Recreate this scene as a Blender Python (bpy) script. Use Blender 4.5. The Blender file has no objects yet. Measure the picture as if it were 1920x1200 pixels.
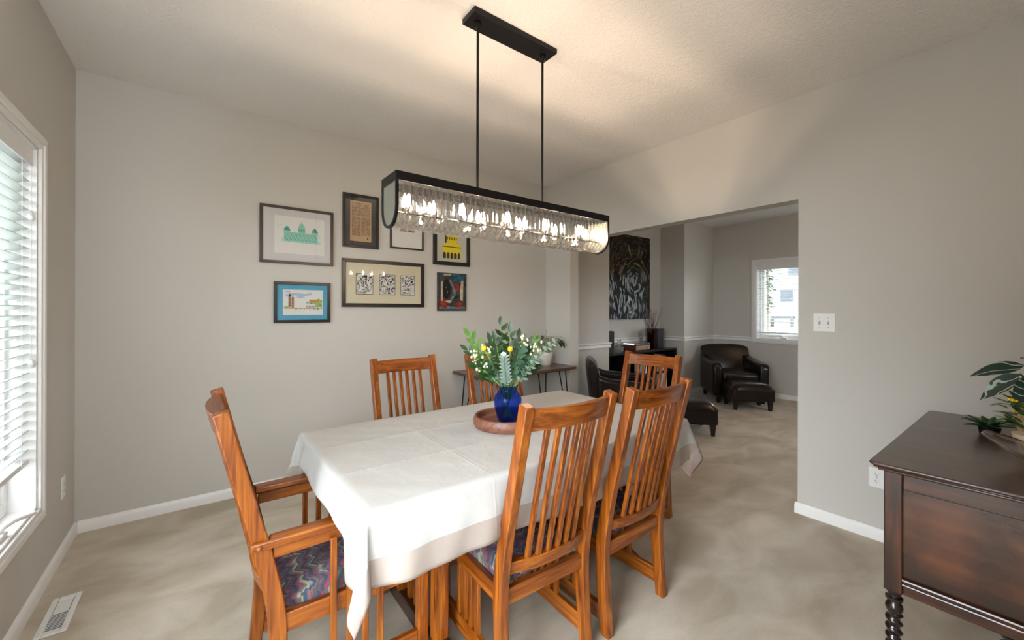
import bpy, math, random
from mathutils import Vector, Matrix
random.seed(7)
R = math.radians
sc = bpy.context.scene
COL = sc.collection

# ------------------------------------------------------------------ camera
F_PX, YAW, Y0, CAM_H, ROLL = 761.977, .6479, 580.59, 1.3286, .0029
cam = bpy.data.cameras.new('camera')
cam_o = bpy.data.objects.new('camera', cam); COL.objects.link(cam_o)
cam.sensor_width = 36; cam.lens = F_PX / 1920 * 36
cam.shift_y = -(600 - Y0) / 1920
cam.clip_start = .02
fwd = Vector((math.sin(YAW), math.cos(YAW), 0)); rgt = Vector((math.cos(YAW), -math.sin(YAW), 0)); upv = Vector((0, 0, 1))
rx = rgt * math.cos(ROLL) + upv * math.sin(ROLL)
uy = upv * math.cos(ROLL) - rgt * math.sin(ROLL)
m = Matrix((rx, uy, -fwd)).transposed().to_4x4(); m.translation = (0, 0, CAM_H)
cam_o.matrix_world = m
sc.camera = cam_o

# ------------------------------------------------------------------ light and exposure
sc.view_settings.view_transform = 'Standard'; sc.view_settings.look = 'None'
sc.view_settings.gamma = 1; sc.view_settings.use_curve_mapping = False
sc.view_settings.exposure = 0.68
WORLD = 16.0
w = bpy.data.worlds.new('overcast_sky'); sc.world = w; w.use_nodes = True
bg = w.node_tree.nodes['Background']; bg.inputs[0].default_value = (.86, .94, 1, 1); bg.inputs[1].default_value = WORLD
cy = sc.cycles
cy.max_bounces = 10; cy.diffuse_bounces = 6; cy.glossy_bounces = 4; cy.transmission_bounces = 8; cy.transparent_max_bounces = 24
cy.caustics_reflective = False; cy.caustics_refractive = False
cy.use_denoising = True; cy.sample_clamp_indirect = 6
cy.use_adaptive_sampling = True; cy.adaptive_threshold = .02

def daylight(name, loc, size, rot, portal=True, power=0, color=(1, 1, 1)):
    l = bpy.data.lights.new(name, 'AREA'); l.shape = 'RECTANGLE'; l.size, l.size_y = size
    l.energy = power; l.color = color
    o = bpy.data.objects.new(name, l); COL.objects.link(o); o.location = loc; o.rotation_euler = rot
    if portal: l.cycles.is_portal = True
    return o
# sky portals just outside the openings; the last three serve added, unseen ones
daylight('daylight_left', (-.80, 2.17, 1.23), (1.65, 1.24), (0, R(-90), 0))
daylight('daylight_far', (7.12, 2.12, 1.48), (1.18, 1.34), (0, R(90), 0))
daylight('daylight_added_door', (-.80, .45, 1.10), (2.2, 1.10), (0, R(-90), 0))
daylight('daylight_added_near', (-.25, -.34, 1.55), (.5, 1.1), (R(90), 0, 0))
daylight('daylight_added_far_room', (5.4, -.36, 1.35), (.4, .8), (R(90), 0, 0))

# ------------------------------------------------------------------ materials
def lin(r, g, b):
    f = lambda c: (c / 255 / 12.92) if c / 255 <= .04045 else ((c / 255 + .055) / 1.055) ** 2.4
    return (f(r), f(g), f(b), 1)
MATS = {}
def nt(name):
    mt = bpy.data.materials.new(name); mt.use_nodes = True
    n = mt.node_tree.nodes; l = mt.node_tree.links
    return mt, n, l, n['Principled BSDF']
def mat(name, col, rough=.5, metal=0, spec=.5, bump=None, var=None, coat=0, emit=None, sheen=0):
    """col: linear rgba; bump=(scale,strength,distance); var=(scale,amount[,stretch])"""
    if name in MATS: return MATS[name]
    mt, n, l, b = nt(name)
    if len(col) == 3: col = (*col, 1)
    b.inputs['Base Color'].default_value = col; b.inputs['Roughness'].default_value = rough
    b.inputs['Metallic'].default_value = metal; b.inputs['Specular IOR Level'].default_value = spec
    if coat: b.inputs['Coat Weight'].default_value = coat; b.inputs['Coat Roughness'].default_value = .15
    if sheen: b.inputs['Sheen Weight'].default_value = sheen; b.inputs['Sheen Roughness'].default_value = .5
    if emit: b.inputs['Emission Color'].default_value = (*emit[0], 1); b.inputs['Emission Strength'].default_value = emit[1]
    tc = n.new('ShaderNodeTexCoord')
    if bump:
        t = n.new('ShaderNodeTexNoise'); t.inputs['Scale'].default_value = bump[0]; t.inputs['Detail'].default_value = 3
        l.new(tc.outputs['Object'], t.inputs['Vector'])
        bp = n.new('ShaderNodeBump'); bp.inputs['Strength'].default_value = bump[1]; bp.inputs['Distance'].default_value = bump[2]
        l.new(t.outputs['Fac'], bp.inputs['Height']); l.new(bp.outputs['Normal'], b.inputs['Normal'])
    if var:
        mp = n.new('ShaderNodeMapping'); l.new(tc.outputs['Object'], mp.inputs['Vector'])
        if len(var) > 2: mp.inputs['Scale'].default_value = var[2]
        t = n.new('ShaderNodeTexNoise'); t.inputs['Scale'].default_value = var[0]; t.inputs['Detail'].default_value = 4
        l.new(mp.outputs['Vector'], t.inputs['Vector'])
        rp = n.new('ShaderNodeValToRGB'); a = var[1]
        rp.color_ramp.elements[0].position = .3; rp.color_ramp.elements[1].position = .7
        rp.color_ramp.elements[0].color = tuple(c * (1 - a) for c in col[:3]) + (1,)
        rp.color_ramp.elements[1].color = tuple(min(1, c * (1 + a)) for c in col[:3]) + (1,)
        l.new(t.outputs['Fac'], rp.inputs['Fac']); l.new(rp.outputs['Color'], b.inputs['Base Color'])
    MATS[name] = mt
    return mt

def wood(name, axis, dark, mid, light, rough=.3, scale=1.0, coat=.3, blotch=0):
    """grain runs along the given local axis"""
    key = name + axis
    if key in MATS: return MATS[key]
    mt, n, l, b = nt(key)
    tc = n.new('ShaderNodeTexCoord'); oi = n.new('ShaderNodeObjectInfo')
    ad = n.new('ShaderNodeVectorMath'); ad.operation = 'ADD'
    sc_ = n.new('ShaderNodeVectorMath'); sc_.operation = 'SCALE'; sc_.inputs[0].default_value = (3.1, 5.7, 7.3)
    l.new(oi.outputs['Random'], sc_.inputs['Scale'])
    l.new(tc.outputs['Object'], ad.inputs[0]); l.new(sc_.outputs[0], ad.inputs[1])
    mp = n.new('ShaderNodeMapping'); l.new(ad.outputs[0], mp.inputs['Vector'])
    s = [26 * scale] * 3; s['xyz'.index(axis)] = 2.2 * scale
    mp.inputs['Scale'].default_value = s
    t = n.new('ShaderNodeTexNoise'); t.inputs['Scale'].default_value = 1; t.inputs['Detail'].default_value = 5; t.inputs['Distortion'].default_value = 1.6
    l.new(mp.outputs[0], t.inputs['Vector'])
    s2 = [160 * scale] * 3; s2['xyz'.index(axis)] = 7 * scale
    mp2 = n.new('ShaderNodeMapping'); l.new(ad.outputs[0], mp2.inputs['Vector']); mp2.inputs['Scale'].default_value = s2
    t2 = n.new('ShaderNodeTexNoise'); t2.inputs['Scale'].default_value = 1; t2.inputs['Detail'].default_value = 2
    l.new(mp2.outputs[0], t2.inputs['Vector'])
    mx = n.new('ShaderNodeMath'); mx.operation = 'MULTIPLY_ADD'; mx.inputs[1].default_value = .3; l.new(t2.outputs['Fac'], mx.inputs[0])
    m3 = n.new('ShaderNodeMath'); m3.operation = 'MULTIPLY'; m3.inputs[1].default_value = .72
    l.new(t.outputs['Fac'], m3.inputs[0]); l.new(m3.outputs[0], mx.inputs[2])
    rp = n.new('ShaderNodeValToRGB'); e = rp.color_ramp.elements
    e[0].position = .34; e[0].color = dark; e[1].position = .68; e[1].color = light
    k = e.new(.5); k.color = mid
    l.new(mx.outputs[0], rp.inputs['Fac'])
    out = rp.outputs['Color']
    if blotch:
        t3 = n.new('ShaderNodeTexNoise'); t3.inputs['Scale'].default_value = 6; t3.inputs['Detail'].default_value = 4
        l.new(ad.outputs[0], t3.inputs['Vector'])
        r3 = n.new('ShaderNodeValToRGB'); r3.color_ramp.elements[0].position = .38; r3.color_ramp.elements[1].position = .62
        r3.color_ramp.elements[0].color = (1 - blotch,) * 3 + (1,); r3.color_ramp.elements[1].color = (1.0,) * 3 + (1,)
        l.new(t3.outputs['Fac'], r3.inputs['Fac'])
        mm = n.new('ShaderNodeMix'); mm.data_type = 'RGBA'; mm.blend_type = 'MULTIPLY'; mm.inputs['Factor'].default_value = 1
        l.new(out, mm.inputs['A']); l.new(r3.outputs['Color'], mm.inputs['B']); out = mm.outputs['Result']
    l.new(out, b.inputs['Base Color'])
    b.inputs['Roughness'].default_value = rough; b.inputs['Coat Weight'].default_value = coat; b.inputs['Coat Roughness'].default_value = .18
    bp = n.new('ShaderNodeBump'); bp.inputs['Strength'].default_value = .12; bp.inputs['Distance'].default_value = .001
    l.new(t2.outputs['Fac'], bp.inputs['Height']); l.new(bp.outputs['Normal'], b.inputs['Normal'])
    MATS[key] = mt
    return mt
def oak(ax): return wood('honey_oak', ax, (.085, .016, .0015, 1), (.235, .057, .004, 1), (.40, .122, .011, 1), .34, 1.0, .15)
def walnut(ax): return wood('dark_walnut', ax, (.016, .005, .003, 1), (.052, .015, .007, 1), (.115, .034, .013, 1), .28, .8, .25, .4)
def brownwood(ax): return wood('brown_plank', ax, (.035, .014, .008, 1), (.085, .034, .018, 1), (.14, .060, .030, 1), .35)
def traywood(ax): return wood('tray_wood', ax, (.10, .035, .020, 1), (.19, .072, .042, 1), (.27, .11, .065, 1), .45, 1.2, 0)

M_WALL = mat('wall_paint', (.545, .525, .488), .75, spec=.25, bump=(220, .08, .001))
M_TRIM = mat('white_trim_paint', (.80, .79, .78), .35)
M_WHITE = mat('white_plastic', (.78, .78, .77), .35)
M_BLIND = mat('blind_slat_white', (.58, .61, .58), .45)
M_BLACKM = mat('black_metal', (.012, .011, .012), .38, .6)
M_BLACKW = mat('black_lacquer', (.010, .010, .012), .22)
M_FRAMEB = mat('black_frame', (.010, .008, .007), .3)
M_FRAMEBR = mat('dark_brown_frame', (.040, .026, .018), .35)
M_LEATHER = mat('dark_brown_leather', (.010, .006, .005), .28, spec=.4, bump=(160, .15, .001), var=(5, .25))
M_SLOTSHADE = mat('slot_shade', (.02, .02, .02), .8)  # near-black colour standing in for the shade inside slots

def m_ceiling():
    mt, n, l, b = nt('textured_ceiling')
    b.inputs['Base Color'].default_value = (.75, .72, .69, 1); b.inputs['Roughness'].default_value = .85; b.inputs['Specular IOR Level'].default_value = .2
    tc = n.new('ShaderNodeTexCoord')
    t = n.new('ShaderNodeTexNoise'); t.inputs['Scale'].default_value = 55; t.inputs['Detail'].default_value = 4; t.inputs['Distortion'].default_value = .8
    l.new(tc.outputs['Object'], t.inputs['Vector'])
    rp = n.new('ShaderNodeValToRGB'); rp.color_ramp.elements[0].position = .42; rp.color_ramp.elements[1].position = .6
    l.new(t.outputs['Fac'], rp.inputs['Fac'])
    bp = n.new('ShaderNodeBump'); bp.inputs['Strength'].default_value = .42; bp.inputs['Distance'].default_value = .004
    l.new(rp.outputs['Color'], bp.inputs['Height']); l.new(bp.outputs['Normal'], b.inputs['Normal'])
    return mt
def m_carpet():
    mt, n, l, b = nt('beige_carpet')
    tc = n.new('ShaderNodeTexCoord')
    mp = n.new('ShaderNodeMapping'); mp.inputs['Rotation'].default_value = (0, 0, R(35)); mp.inputs['Scale'].default_value = (1, 1.7, 1)
    l.new(tc.outputs['Object'], mp.inputs['Vector'])
    t = n.new('ShaderNodeTexNoise'); t.inputs['Scale'].default_value = 2.6; t.inputs['Detail'].default_value = 6; t.inputs['Distortion'].default_value = .5
    l.new(mp.outputs[0], t.inputs['Vector'])
    t2 = n.new('ShaderNodeTexNoise'); t2.inputs['Scale'].default_value = 330; t2.inputs['Detail'].default_value = 2
    l.new(tc.outputs['Object'], t2.inputs['Vector'])
    rp = n.new('ShaderNodeValToRGB'); e = rp.color_ramp.elements
    e[0].position = .36; e[0].color = (.42, .352, .262, 1); e[1].position = .64; e[1].color = (.60, .530, .430, 1)
    l.new(t.outputs['Fac'], rp.inputs['Fac'])
    mx = n.new('ShaderNodeMix'); mx.data_type = 'RGBA'; mx.blend_type = 'OVERLAY'; mx.inputs['Factor'].default_value = .35
    l.new(rp.outputs['Color'], mx.inputs['A']); l.new(t2.outputs['Fac'], mx.inputs['B']); l.new(mx.outputs['Result'], b.inputs['Base Color'])
    b.inputs['Roughness'].default_value = .95; b.inputs['Specular IOR Level'].default_value = .1
    b.inputs['Sheen Weight'].default_value = .2
    bp = n.new('ShaderNodeBump'); bp.inputs['Strength'].default_value = .5; bp.inputs['Distance'].default_value = .004
    l.new(t2.outputs['Fac'], bp.inputs['Height']); l.new(bp.outputs['Normal'], b.inputs['Normal'])
    return mt
M_CEIL, M_CARPET = m_ceiling(), m_carpet()

def m_pane(name, tint=(1, 1, 1), refl=.06, rough=.0):
    """thin clear sheet"""
    if name in MATS: return MATS[name]
    mt, n, l, b = nt(name); n.remove(b); o = n['Material Output']
    tr = n.new('ShaderNodeBsdfTransparent'); tr.inputs[0].default_value = (*tint, 1)
    gl = n.new('ShaderNodeBsdfGlossy'); gl.inputs['Roughness'].default_value = rough
    lw = n.new('ShaderNodeLayerWeight'); lw.inputs[0].default_value = .25
    ma = n.new('ShaderNodeMath'); ma.operation = 'MULTIPLY_ADD'; ma.inputs[1].default_value = .5; ma.inputs[2].default_value = refl
    mx = n.new('ShaderNodeMixShader')
    l.new(lw.outputs['Fresnel'], ma.inputs[0]); l.new(ma.outputs[0], mx.inputs[0])
    l.new(tr.outputs[0], mx.inputs[1]); l.new(gl.outputs[0], mx.inputs[2]); l.new(mx.outputs[0], o.inputs['Surface'])
    MATS[name] = mt; return mt
def m_glass(name, col=(1, 1, 1), clear=.35, ior=1.5, rough=0, tint=None):
    """solid glass, part of the light passing straight"""
    if name in MATS: return MATS[name]
    mt, n, l, b = nt(name); n.remove(b); o = n['Material Output']
    g = n.new('ShaderNodeBsdfGlass'); g.inputs['Color'].default_value = (*col, 1); g.inputs['IOR'].default_value = ior; g.inputs['Roughness'].default_value = rough
    tr = n.new('ShaderNodeBsdfTransparent'); tr.inputs[0].default_value = (*(tint or col), 1)
    mx = n.new('ShaderNodeMixShader'); mx.inputs[0].default_value = clear
    l.new(g.outputs[0], mx.inputs[1]); l.new(tr.outputs[0], mx.inputs[2]); l.new(mx.outputs[0], o.inputs['Surface'])
    MATS[name] = mt; return mt
M_PANE = m_pane('window_glass'); M_PICGLASS = m_pane('picture_glass', refl=.035)
M_CRYSTAL = m_glass('crystal_glass', (.99, .99, .985), .52, 1.5)
M_CLEAR = m_glass('clear_glass', (.95, .97, .97), .35)
M_BLUEG = m_glass('cobalt_glass', (.50, .62, .98), .72, 1.45, tint=(.46, .60, .98))

def m_fabric():
    mt, n, l, b = nt('zigzag_upholstery')
    tc = n.new('ShaderNodeTexCoord'); sp = n.new('ShaderNodeSeparateXYZ'); l.new(tc.outputs['Object'], sp.inputs[0])
    def M(op, a, bb=None, c=None):
        x = n.new('ShaderNodeMath'); x.operation = op
        for i, v in enumerate((a, bb, c)):
            if v is None: continue
            if isinstance(v, (int, float)): x.inputs[i].default_value = v
            else: l.new(v, x.inputs[i])
        return x.outputs[0]
    px = M('PINGPONG', M('ADD', sp.outputs['X'], 2.0), .028)
    v = M('MULTIPLY_ADD', px, .9, M('ADD', sp.outputs['Y'], 2.0))
    v = M('SNAP', v, .006)
    f = M('FRACT', M('MULTIPLY', v, 13.5))
    t = n.new('ShaderNodeTexNoise'); t.inputs['Scale'].default_value = 9; t.inputs['Detail'].default_value = 0; l.new(tc.outputs['Object'], t.inputs['Vector'])
    f2 = M('FRACT', M('MULTIPLY_ADD', M('SNAP', t.outputs['Fac'], .08), 1.5, f))
    rp = n.new('ShaderNodeValToRGB'); rp.color_ramp.interpolation = 'CONSTANT'; e = rp.color_ramp.elements
    cols = [(0, (.05, .075, .085)), (.16, (.25, .06, .10)), (.30, (.10, .13, .13)), (.42, (.30, .25, .17)), (.55, (.045, .09, .13)), (.68, (.24, .10, .13)), (.80, (.08, .10, .07)), (.90, (.13, .07, .15))]
    e[0].position, e[0].color = 0, (*cols[0][1], 1); e[1].position, e[1].color = cols[1][0], (*cols[1][1], 1)
    for p, c in cols[2:]: k = e.new(p); k.color = (*c, 1)
    l.new(f2, rp.inputs['Fac']); l.new(rp.outputs['Color'], b.inputs['Base Color'])
    b.inputs['Roughness'].default_value = .9; b.inputs['Specular IOR Level'].default_value = .15
    return mt
M_FABRIC = m_fabric()

# ------------------------------------------------------------------ mesh helpers
class MB:
    def __init__(s): s.v, s.f, s.mi, s.uv = [], [], [], None
    def add(s, vs, fs, mi=0):
        o = len(s.v); s.v += [tuple(v) for v in vs]; s.f += [tuple(i + o for i in f) for f in fs]; s.mi += [mi] * len(fs); return s
    def box(s, x0, x1, y0, y1, z0, z1, mi=0, M=None):
        vs = [Vector((x, y, z)) for x in (x0, x1) for y in (y0, y1) for z in (z0, z1)]
        if M: vs = [M @ v for v in vs]
        return s.add(vs, [(0, 1, 3, 2), (4, 6, 7, 5), (0, 4, 5, 1), (2, 3, 7, 6), (0, 2, 6, 4), (1, 5, 7, 3)], mi)
    def prism(s, poly, axis, a, b, mi=0, M=None):
        """poly: 2-D points in the two other axes (in xyz order)"""
        def P(p, t):
            v = {'x': (t, p[0], p[1]), 'y': (p[0], t, p[1]), 'z': (p[0], p[1], t)}[axis]
            return (M @ Vector(v)) if M else v
        n = len(poly)
        vs = [P(p, a) for p in poly] + [P(p, b) for p in poly]
        return s.add(vs, [tuple(range(n))[::-1], tuple(range(n, 2 * n))] + [(i, (i + 1) % n, n + (i + 1) % n, n + i) for i in range(n)], mi)
    def tube(s, pts, r, n=8, mi=0, cap=True):
        pts = [Vector(p) for p in pts]; k = len(pts)
        rs = r if isinstance(r, (list, tuple)) else [r] * k
        vs = []; ref = None
        for i, p in enumerate(pts):
            t = (pts[min(i + 1, k - 1)] - pts[max(i - 1, 0)]).normalized()
            if ref is None: ref = t.orthogonal().normalized()
            ref = (ref - t * ref.dot(t))
            ref = ref.normalized() if ref.length > 1e-6 else t.orthogonal().normalized()
            bi = t.cross(ref)
            vs += [p + (ref * math.cos(2 * math.pi * j / n) + bi * math.sin(2 * math.pi * j / n)) * rs[i] for j in range(n)]
        fs = [(i * n + j, i * n + (j + 1) % n, (i + 1) * n + (j + 1) % n, (i + 1) * n + j) for i in range(k - 1) for j in range(n)]
        if cap: fs += [tuple(range(n))[::-1], tuple(range((k - 1) * n, k * n))]
        return s.add(vs, fs, mi)
    def lathe(s, prof, c=(0, 0, 0), n=32, mi=0, sx=1, sy=1):
        """prof: list of (r,z)"""
        k = len(prof)
        vs = [(c[0] + r * sx * math.cos(2 * math.pi * j / n), c[1] + r * sy * math.sin(2 * math.pi * j / n), c[2] + z) for r, z in prof for j in range(n)]
        fs = [(i * n + j, i * n + (j + 1) % n, (i + 1) * n + (j + 1) % n, (i + 1) * n + j) for i in range(k - 1) for j in range(n)]
        if prof[0][0] > 1e-5: fs.append(tuple(range(n))[::-1])
        if prof[-1][0] > 1e-5: fs.append(tuple(range((k - 1) * n, k * n)))
        return s.add(vs, fs, mi)
    def ball(s, c, r, n=10, mi=0, sz=1):
        k = max(5, n // 2 + 1)
        return s.lathe([(max(r * math.sin(math.pi * i / k), 1e-4), -r * sz * math.cos(math.pi * i / k)) for i in range(k + 1)], c, n, mi)
    def leaf(s, base, d, nrm, L, W, mi=0, curl=.15, fold=.12, n=5, blunt=.5):
        d = Vector(d).normalized(); nrm = Vector(nrm); nrm = (nrm - d * nrm.dot(d))
        nrm = nrm.normalized() if nrm.length > 1e-4 else d.orthogonal().normalized()
        sd = d.cross(nrm); base = Vector(base); vs = []
        for i in range(n + 1):
            t = i / n; wd = W / 2 * (math.sin(math.pi * min(1, t ** blunt * .98 + .01)) if blunt != 1 else math.sin(math.pi * t))
            wd = max(wd, .0004)
            p = base + d * (L * t) - nrm * (curl * L * t * t)
            vs += [p + sd * wd + nrm * (fold * wd), p, p - sd * wd + nrm * (fold * wd)]
        fs = []
        for i in range(n):
            a = i * 3; fs += [(a, a + 1, a + 4, a + 3), (a + 1, a + 2, a + 5, a + 4)]
        return s.add(vs, fs, mi)
    def build(s, name, mats, parent=None, bevel=0, smooth=35, seg=2, loc=None, solid=0, subsurf=0):
        me = bpy.data.meshes.new(name); me.from_pydata(s.v, [], s.f)
        for mm in (mats if isinstance(mats, (list, tuple)) else [mats]): me.materials.append(mm)
        for p, i in zip(me.polygons, s.mi): p.material_index = i
        if smooth:
            for p in me.polygons: p.use_smooth = True
            me.set_sharp_from_angle(angle=R(smooth))
        me.update()
        o = bpy.data.objects.new(name, me); COL.objects.link(o)
        if parent: o.parent = parent
        if loc: o.location = loc
        if solid: md = o.modifiers.new('solid', 'SOLIDIFY'); md.thickness = solid; md.offset = 0
        if bevel:
            md = o.modifiers.new('bevel', 'BEVEL'); md.width = bevel; md.segments = seg; md.limit_method = 'ANGLE'; md.angle_limit = R(40)
            md.harden_normals = False
        if subsurf: md = o.modifiers.new('sub', 'SUBSURF'); md.levels = md.render_levels = subsurf
        return o
def tag(o, label=None, cat=None, group=None, kind=None):
    if label: o['label'] = label
    if cat: o['category'] = cat
    if group: o['group'] = group
    if kind: o['kind'] = kind
    return o
def empty(name, loc=(0, 0, 0), rz=0, label=None, cat=None, group=None, kind=None):
    o = bpy.data.objects.new(name, None); COL.objects.link(o); o.location = loc; o.rotation_euler = (0, 0, rz)
    o.empty_display_size = .05
    return tag(o, label, cat, group, kind)
def copy_tree(o, parent=None):
    c = o.copy(); COL.objects.link(c)
    if parent: c.parent = parent
    for ch in [x for x in COL.objects if x.parent == o]: copy_tree(ch, c)
    return c
def struct(name, mb, m_, **k): return tag(mb.build(name, m_, **k), kind='structure')

# ------------------------------------------------------------------ the room
XL, XR, YB, H = -.609, 3.1154, 3.4704, 2.74
YN = -.16; T = .125; XF = 6.94; RX0, RX1, RY = 4.22, 6.035, 3.893
OY0, OY1, OZ = .996, 3.086, 2.061     # opening to the far room
struct('floor', MB().box(XL - .15, XF + .15, YN - .15, RY + .15, -.12, 0), M_CARPET, smooth=0)
struct('ceiling', MB().box(XL - .15, XF + .15, YN - .15, RY + .15, H, H + .12), M_CEIL, smooth=0)
def wall_open(name, axis, t0, t1, a0, a1, op, mt=M_WALL):
    """wall slab: axis 'x' (normal x, t = x range, a = y range); op = (a0,a1,z0,z1) opening"""
    mb = MB()
    def bx(p0, p1, z0, z1):
        if p1 - p0 < 1e-4 or z1 - z0 < 1e-4: return
        if axis == 'x': mb.box(t0, t1, p0, p1, z0, z1)
        else: mb.box(p0, p1, t0, t1, z0, z1)
    if op:
        bx(a0, op[0], 0, H); bx(op[1], a1, 0, H); bx(op[0], op[1], 0, op[2]); bx(op[0], op[1], op[3], H)
    else: bx(a0, a1, 0, H)
    return struct(name, mb, mt, smooth=0)
W1 = (1.55, 2.79, .41, 2.06)      # left window opening  y0,y1,z0,z1
W2 = (1.45, 2.79, .885, 2.06)    # far window opening
D1 = (-.10, 1.00, 2.20)          # unseen glass door opening added in the left wall to let daylight in
mb = MB()
for a in ((YN - .15, D1[0], 0, H), (D1[0], D1[1], D1[2], H), (D1[1], W1[0], 0, H), (W1[0], W1[1], 0, W1[2]), (W1[0], W1[1], W1[3], H), (W1[1], YB + .15, 0, H)): mb.box(XL - .15, XL, a[0], a[1], a[2], a[3])
struct('wall_left', mb, M_WALL, smooth=0)
wall_open('wall_back', 'y', YB, YB + .15, XL, RX0, None)
wall_open('wall_right', 'x', XR, XR + T, YN, YB, (OY0, OY1, 0, OZ))
mb = MB()
for a in ((XL, -.50, 0, H), (-.50, .0, 0, 1.0), (-.50, .0, 2.10, H), (.0, 5.2, 0, H), (5.2, 5.6, 0, .95), (5.2, 5.6, 1.75, H), (5.6, XF, 0, H)): mb.box(a[0], a[1], YN - .15, YN, a[2], a[3])
struct('wall_near', mb, M_WALL, smooth=0)
# far room
struct('wall_recess_left', MB().box(RX0 - .001, RX0, YB + .15, RY + .15, 0, H).box(RX0 - .12, RX0 - .001, YB + .15, RY + .15, 0, H), M_WALL, smooth=0)
struct('wall_recess_back', MB().box(RX0, RX1, RY, RY + .15, 0, H), M_WALL, smooth=0)
struct('wall_far_back', MB().box(RX1, XF + .15, YB, RY + .15, 0, H), M_WALL, smooth=0)
wall_open('wall_far', 'x', XF, XF + .15, YN - .15, YB, W2)

def run(mb, p, q, z0, prof, nrm):
    """extrude a wall moulding profile [(out,z)] from p to q; nrm = direction away from the wall"""
    p, q, nrm = Vector((*p, 0)), Vector((*q, 0)), Vector((*nrm, 0))
    n = len(prof)
    vs = [pt + nrm * o + Vector((0, 0, z0 + z)) for pt in (p, q) for o, z in prof]
    mb.add(vs, [tuple(range(n)), tuple(range(n, 2 * n))[::-1]] + [(i, n + i, n + (i + 1) % n, (i + 1) % n) for i in range(n)])
BASE = [(0, 0), (.014, 0), (.014, .048), (.011, .056), (.006, .063), (.003, .068), (0, .068)]
RAIL = [(0, 0), (.010, 0), (.016, .006), (.016, .020), (.009, .028), (.009, .040), (.018, .046), (.024, .052), (.026, .060), (.022, .068), (0, .070)]
def trimrun(name, prof, z0, segs):
    mb = MB()
    for p, q, nr in segs: run(mb, p, q, z0, prof, nr)
    return struct(name, mb, M_TRIM, smooth=30)
trimrun('baseboard_left', BASE, 0, [((XL, 1.04), (XL, YB), (1, 0))])
trimrun('baseboard_back', BASE, 0, [((XL + .014, YB), (XR, YB), (0, -1))])
trimrun('baseboard_right', BASE, 0, [((XR, YN), (XR, OY0 + .014), (-1, 0)), ((XR, OY0), (XR + T, OY0), (0, 1)), ((XR, OY1 - .014), (XR, YB - .014), (-1, 0)), ((XR, OY1), (XR + T, OY1), (0, -1))])
trimrun('baseboard_far', BASE, 0, [((XR + T, YB), (RX0, YB), (0, -1)), ((RX0, RY), (RX1, RY), (0, -1)), ((RX1, YB - .014), (RX1, RY), (-1, 0)), ((RX1, YB), (XF, YB), (0, -1)), ((XF, YN), (XF, YB), (-1, 0)), ((XR + T, YN), (XR + T, OY0), (1, 0))])
trimrun('trim_1', RAIL, .836, [((XR + T, YB), (RX0 + .024, YB), (0, -1)), ((RX0, YB), (RX0, RY), (1, 0)), ((RX0, RY), (RX1, RY), (0, -1)), ((RX1, YB - .024), (RX1, RY), (-1, 0)), ((RX1 - .024, YB), (XF, YB), (0, -1)), ((XF, 2.858), (XF, YB), (-1, 0)), ((XF, YN), (XF, 1.38), (-1, 0))])

# windows ---------------------------------------------------------
def window(n, x_wall, s, op, casing=.066):
    """x_wall: inner wall face; s=+1 room is towards +x; op = y0,y1,z0,z1"""
    y0, y1, z0, z1 = op
    root = empty('window_%d' % n, (x_wall, (y0 + y1) / 2, z0), kind='structure')
    def B(mb, xa, xb, *r):  # xa, xb measured from the wall face towards the room
        a, b = x_wall + s * xa, x_wall + s * xb
        mb.box(min(a, b) - root.location.x, max(a, b) - root.location.x, r[0] - root.location.y, r[1] - root.location.y, r[2] - root.location.z, r[3] - root.location.z)
    mb = MB()
    for (j, k, th) in ((0, .022, .014), (.022, .052, .020), (.052, casing, .012)):
        B(mb, 0, th, y0 - k, y1 + k, z1 + j, z1 + k); B(mb, 0, th, y0 - k, y1 + k, z0 - k, z0 - j)
        B(mb, 0, th, y0 - k, y0 - j, z0 - j, z1 + j); B(mb, 0, th, y1 + j, y1 + k, z0 - j, z1 + j)
    mb.build('window_casing', M_TRIM, root, bevel=.003)
    mb = MB()   # jamb lining
    B(mb, -.149, 0, y0, y0 + .012, z0, z1); B(mb, -.149, 0, y1 - .012, y1, z0, z1)
    B(mb, -.149, 0, y0 + .012, y1 - .012, z0, z0 + .012); B(mb, -.149, 0, y0 + .012, y1 - .012, z1 - .012, z1)
    mb.build('window_jamb', M_TRIM, root)
    nb = 2
    wd = (y1 - y0 - .024) / nb
    for k in range(nb):
        a, b = y0 + .012 + k * wd, y0 + .012 + (k + 1) * wd
        fr = MB()
        for f, (xa, xb) in ((.035, (-.140, -.085)), (.075, (-.132, -.100))):
            B(fr, xa, xb, a, a + f, z0 + .012, z1 - .012); B(fr, xa, xb, b - f, b, z0 + .012, z1 - .012)
            B(fr, xa, xb, a + f, b - f, z0 + .012, z0 + .012 + f + .02); B(fr, xa, xb, a + f, b - f, z1 - .012 - f, z1 - .012)
        sash = fr.build('window_sash', M_WHITE, root, bevel=.003)
        g = MB(); B(g, -.117, -.115, a + .075, b - .075, z0 + .107, z1 - .087); gl = g.build('window_pane', M_PANE, sash, smooth=0)
    return root
w1 = window(1, XL, 1, W1)
w2 = window(2, XF, -1, W2)
def crank(root, x, y, z, s, d):
    ox = root.location
    h = MB().box(x - .022 - ox.x, x + .022 - ox.x, y - .05 - ox.y, y + .05 - ox.y, z - ox.z, z + .022 - ox.z).build('crank_housing', M_WHITE, root, bevel=.008)
    P = lambda a, b, c: (x + s * a - ox.x, y + d * b - ox.y, z + c - ox.z)
    MB().tube([P(0, .01, .026), P(.01, .03, .040), P(.03, .075, .044), P(.05, .12, .036), P(.058, .155, .028), P(.060, .175, .026)], [.011, .012, .010, .008, .008, .011], 10).build('crank_handle', M_WHITE, root)
crank(w1, XL - .035, 2.46, W1[2] + .012, 1, 1)
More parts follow.
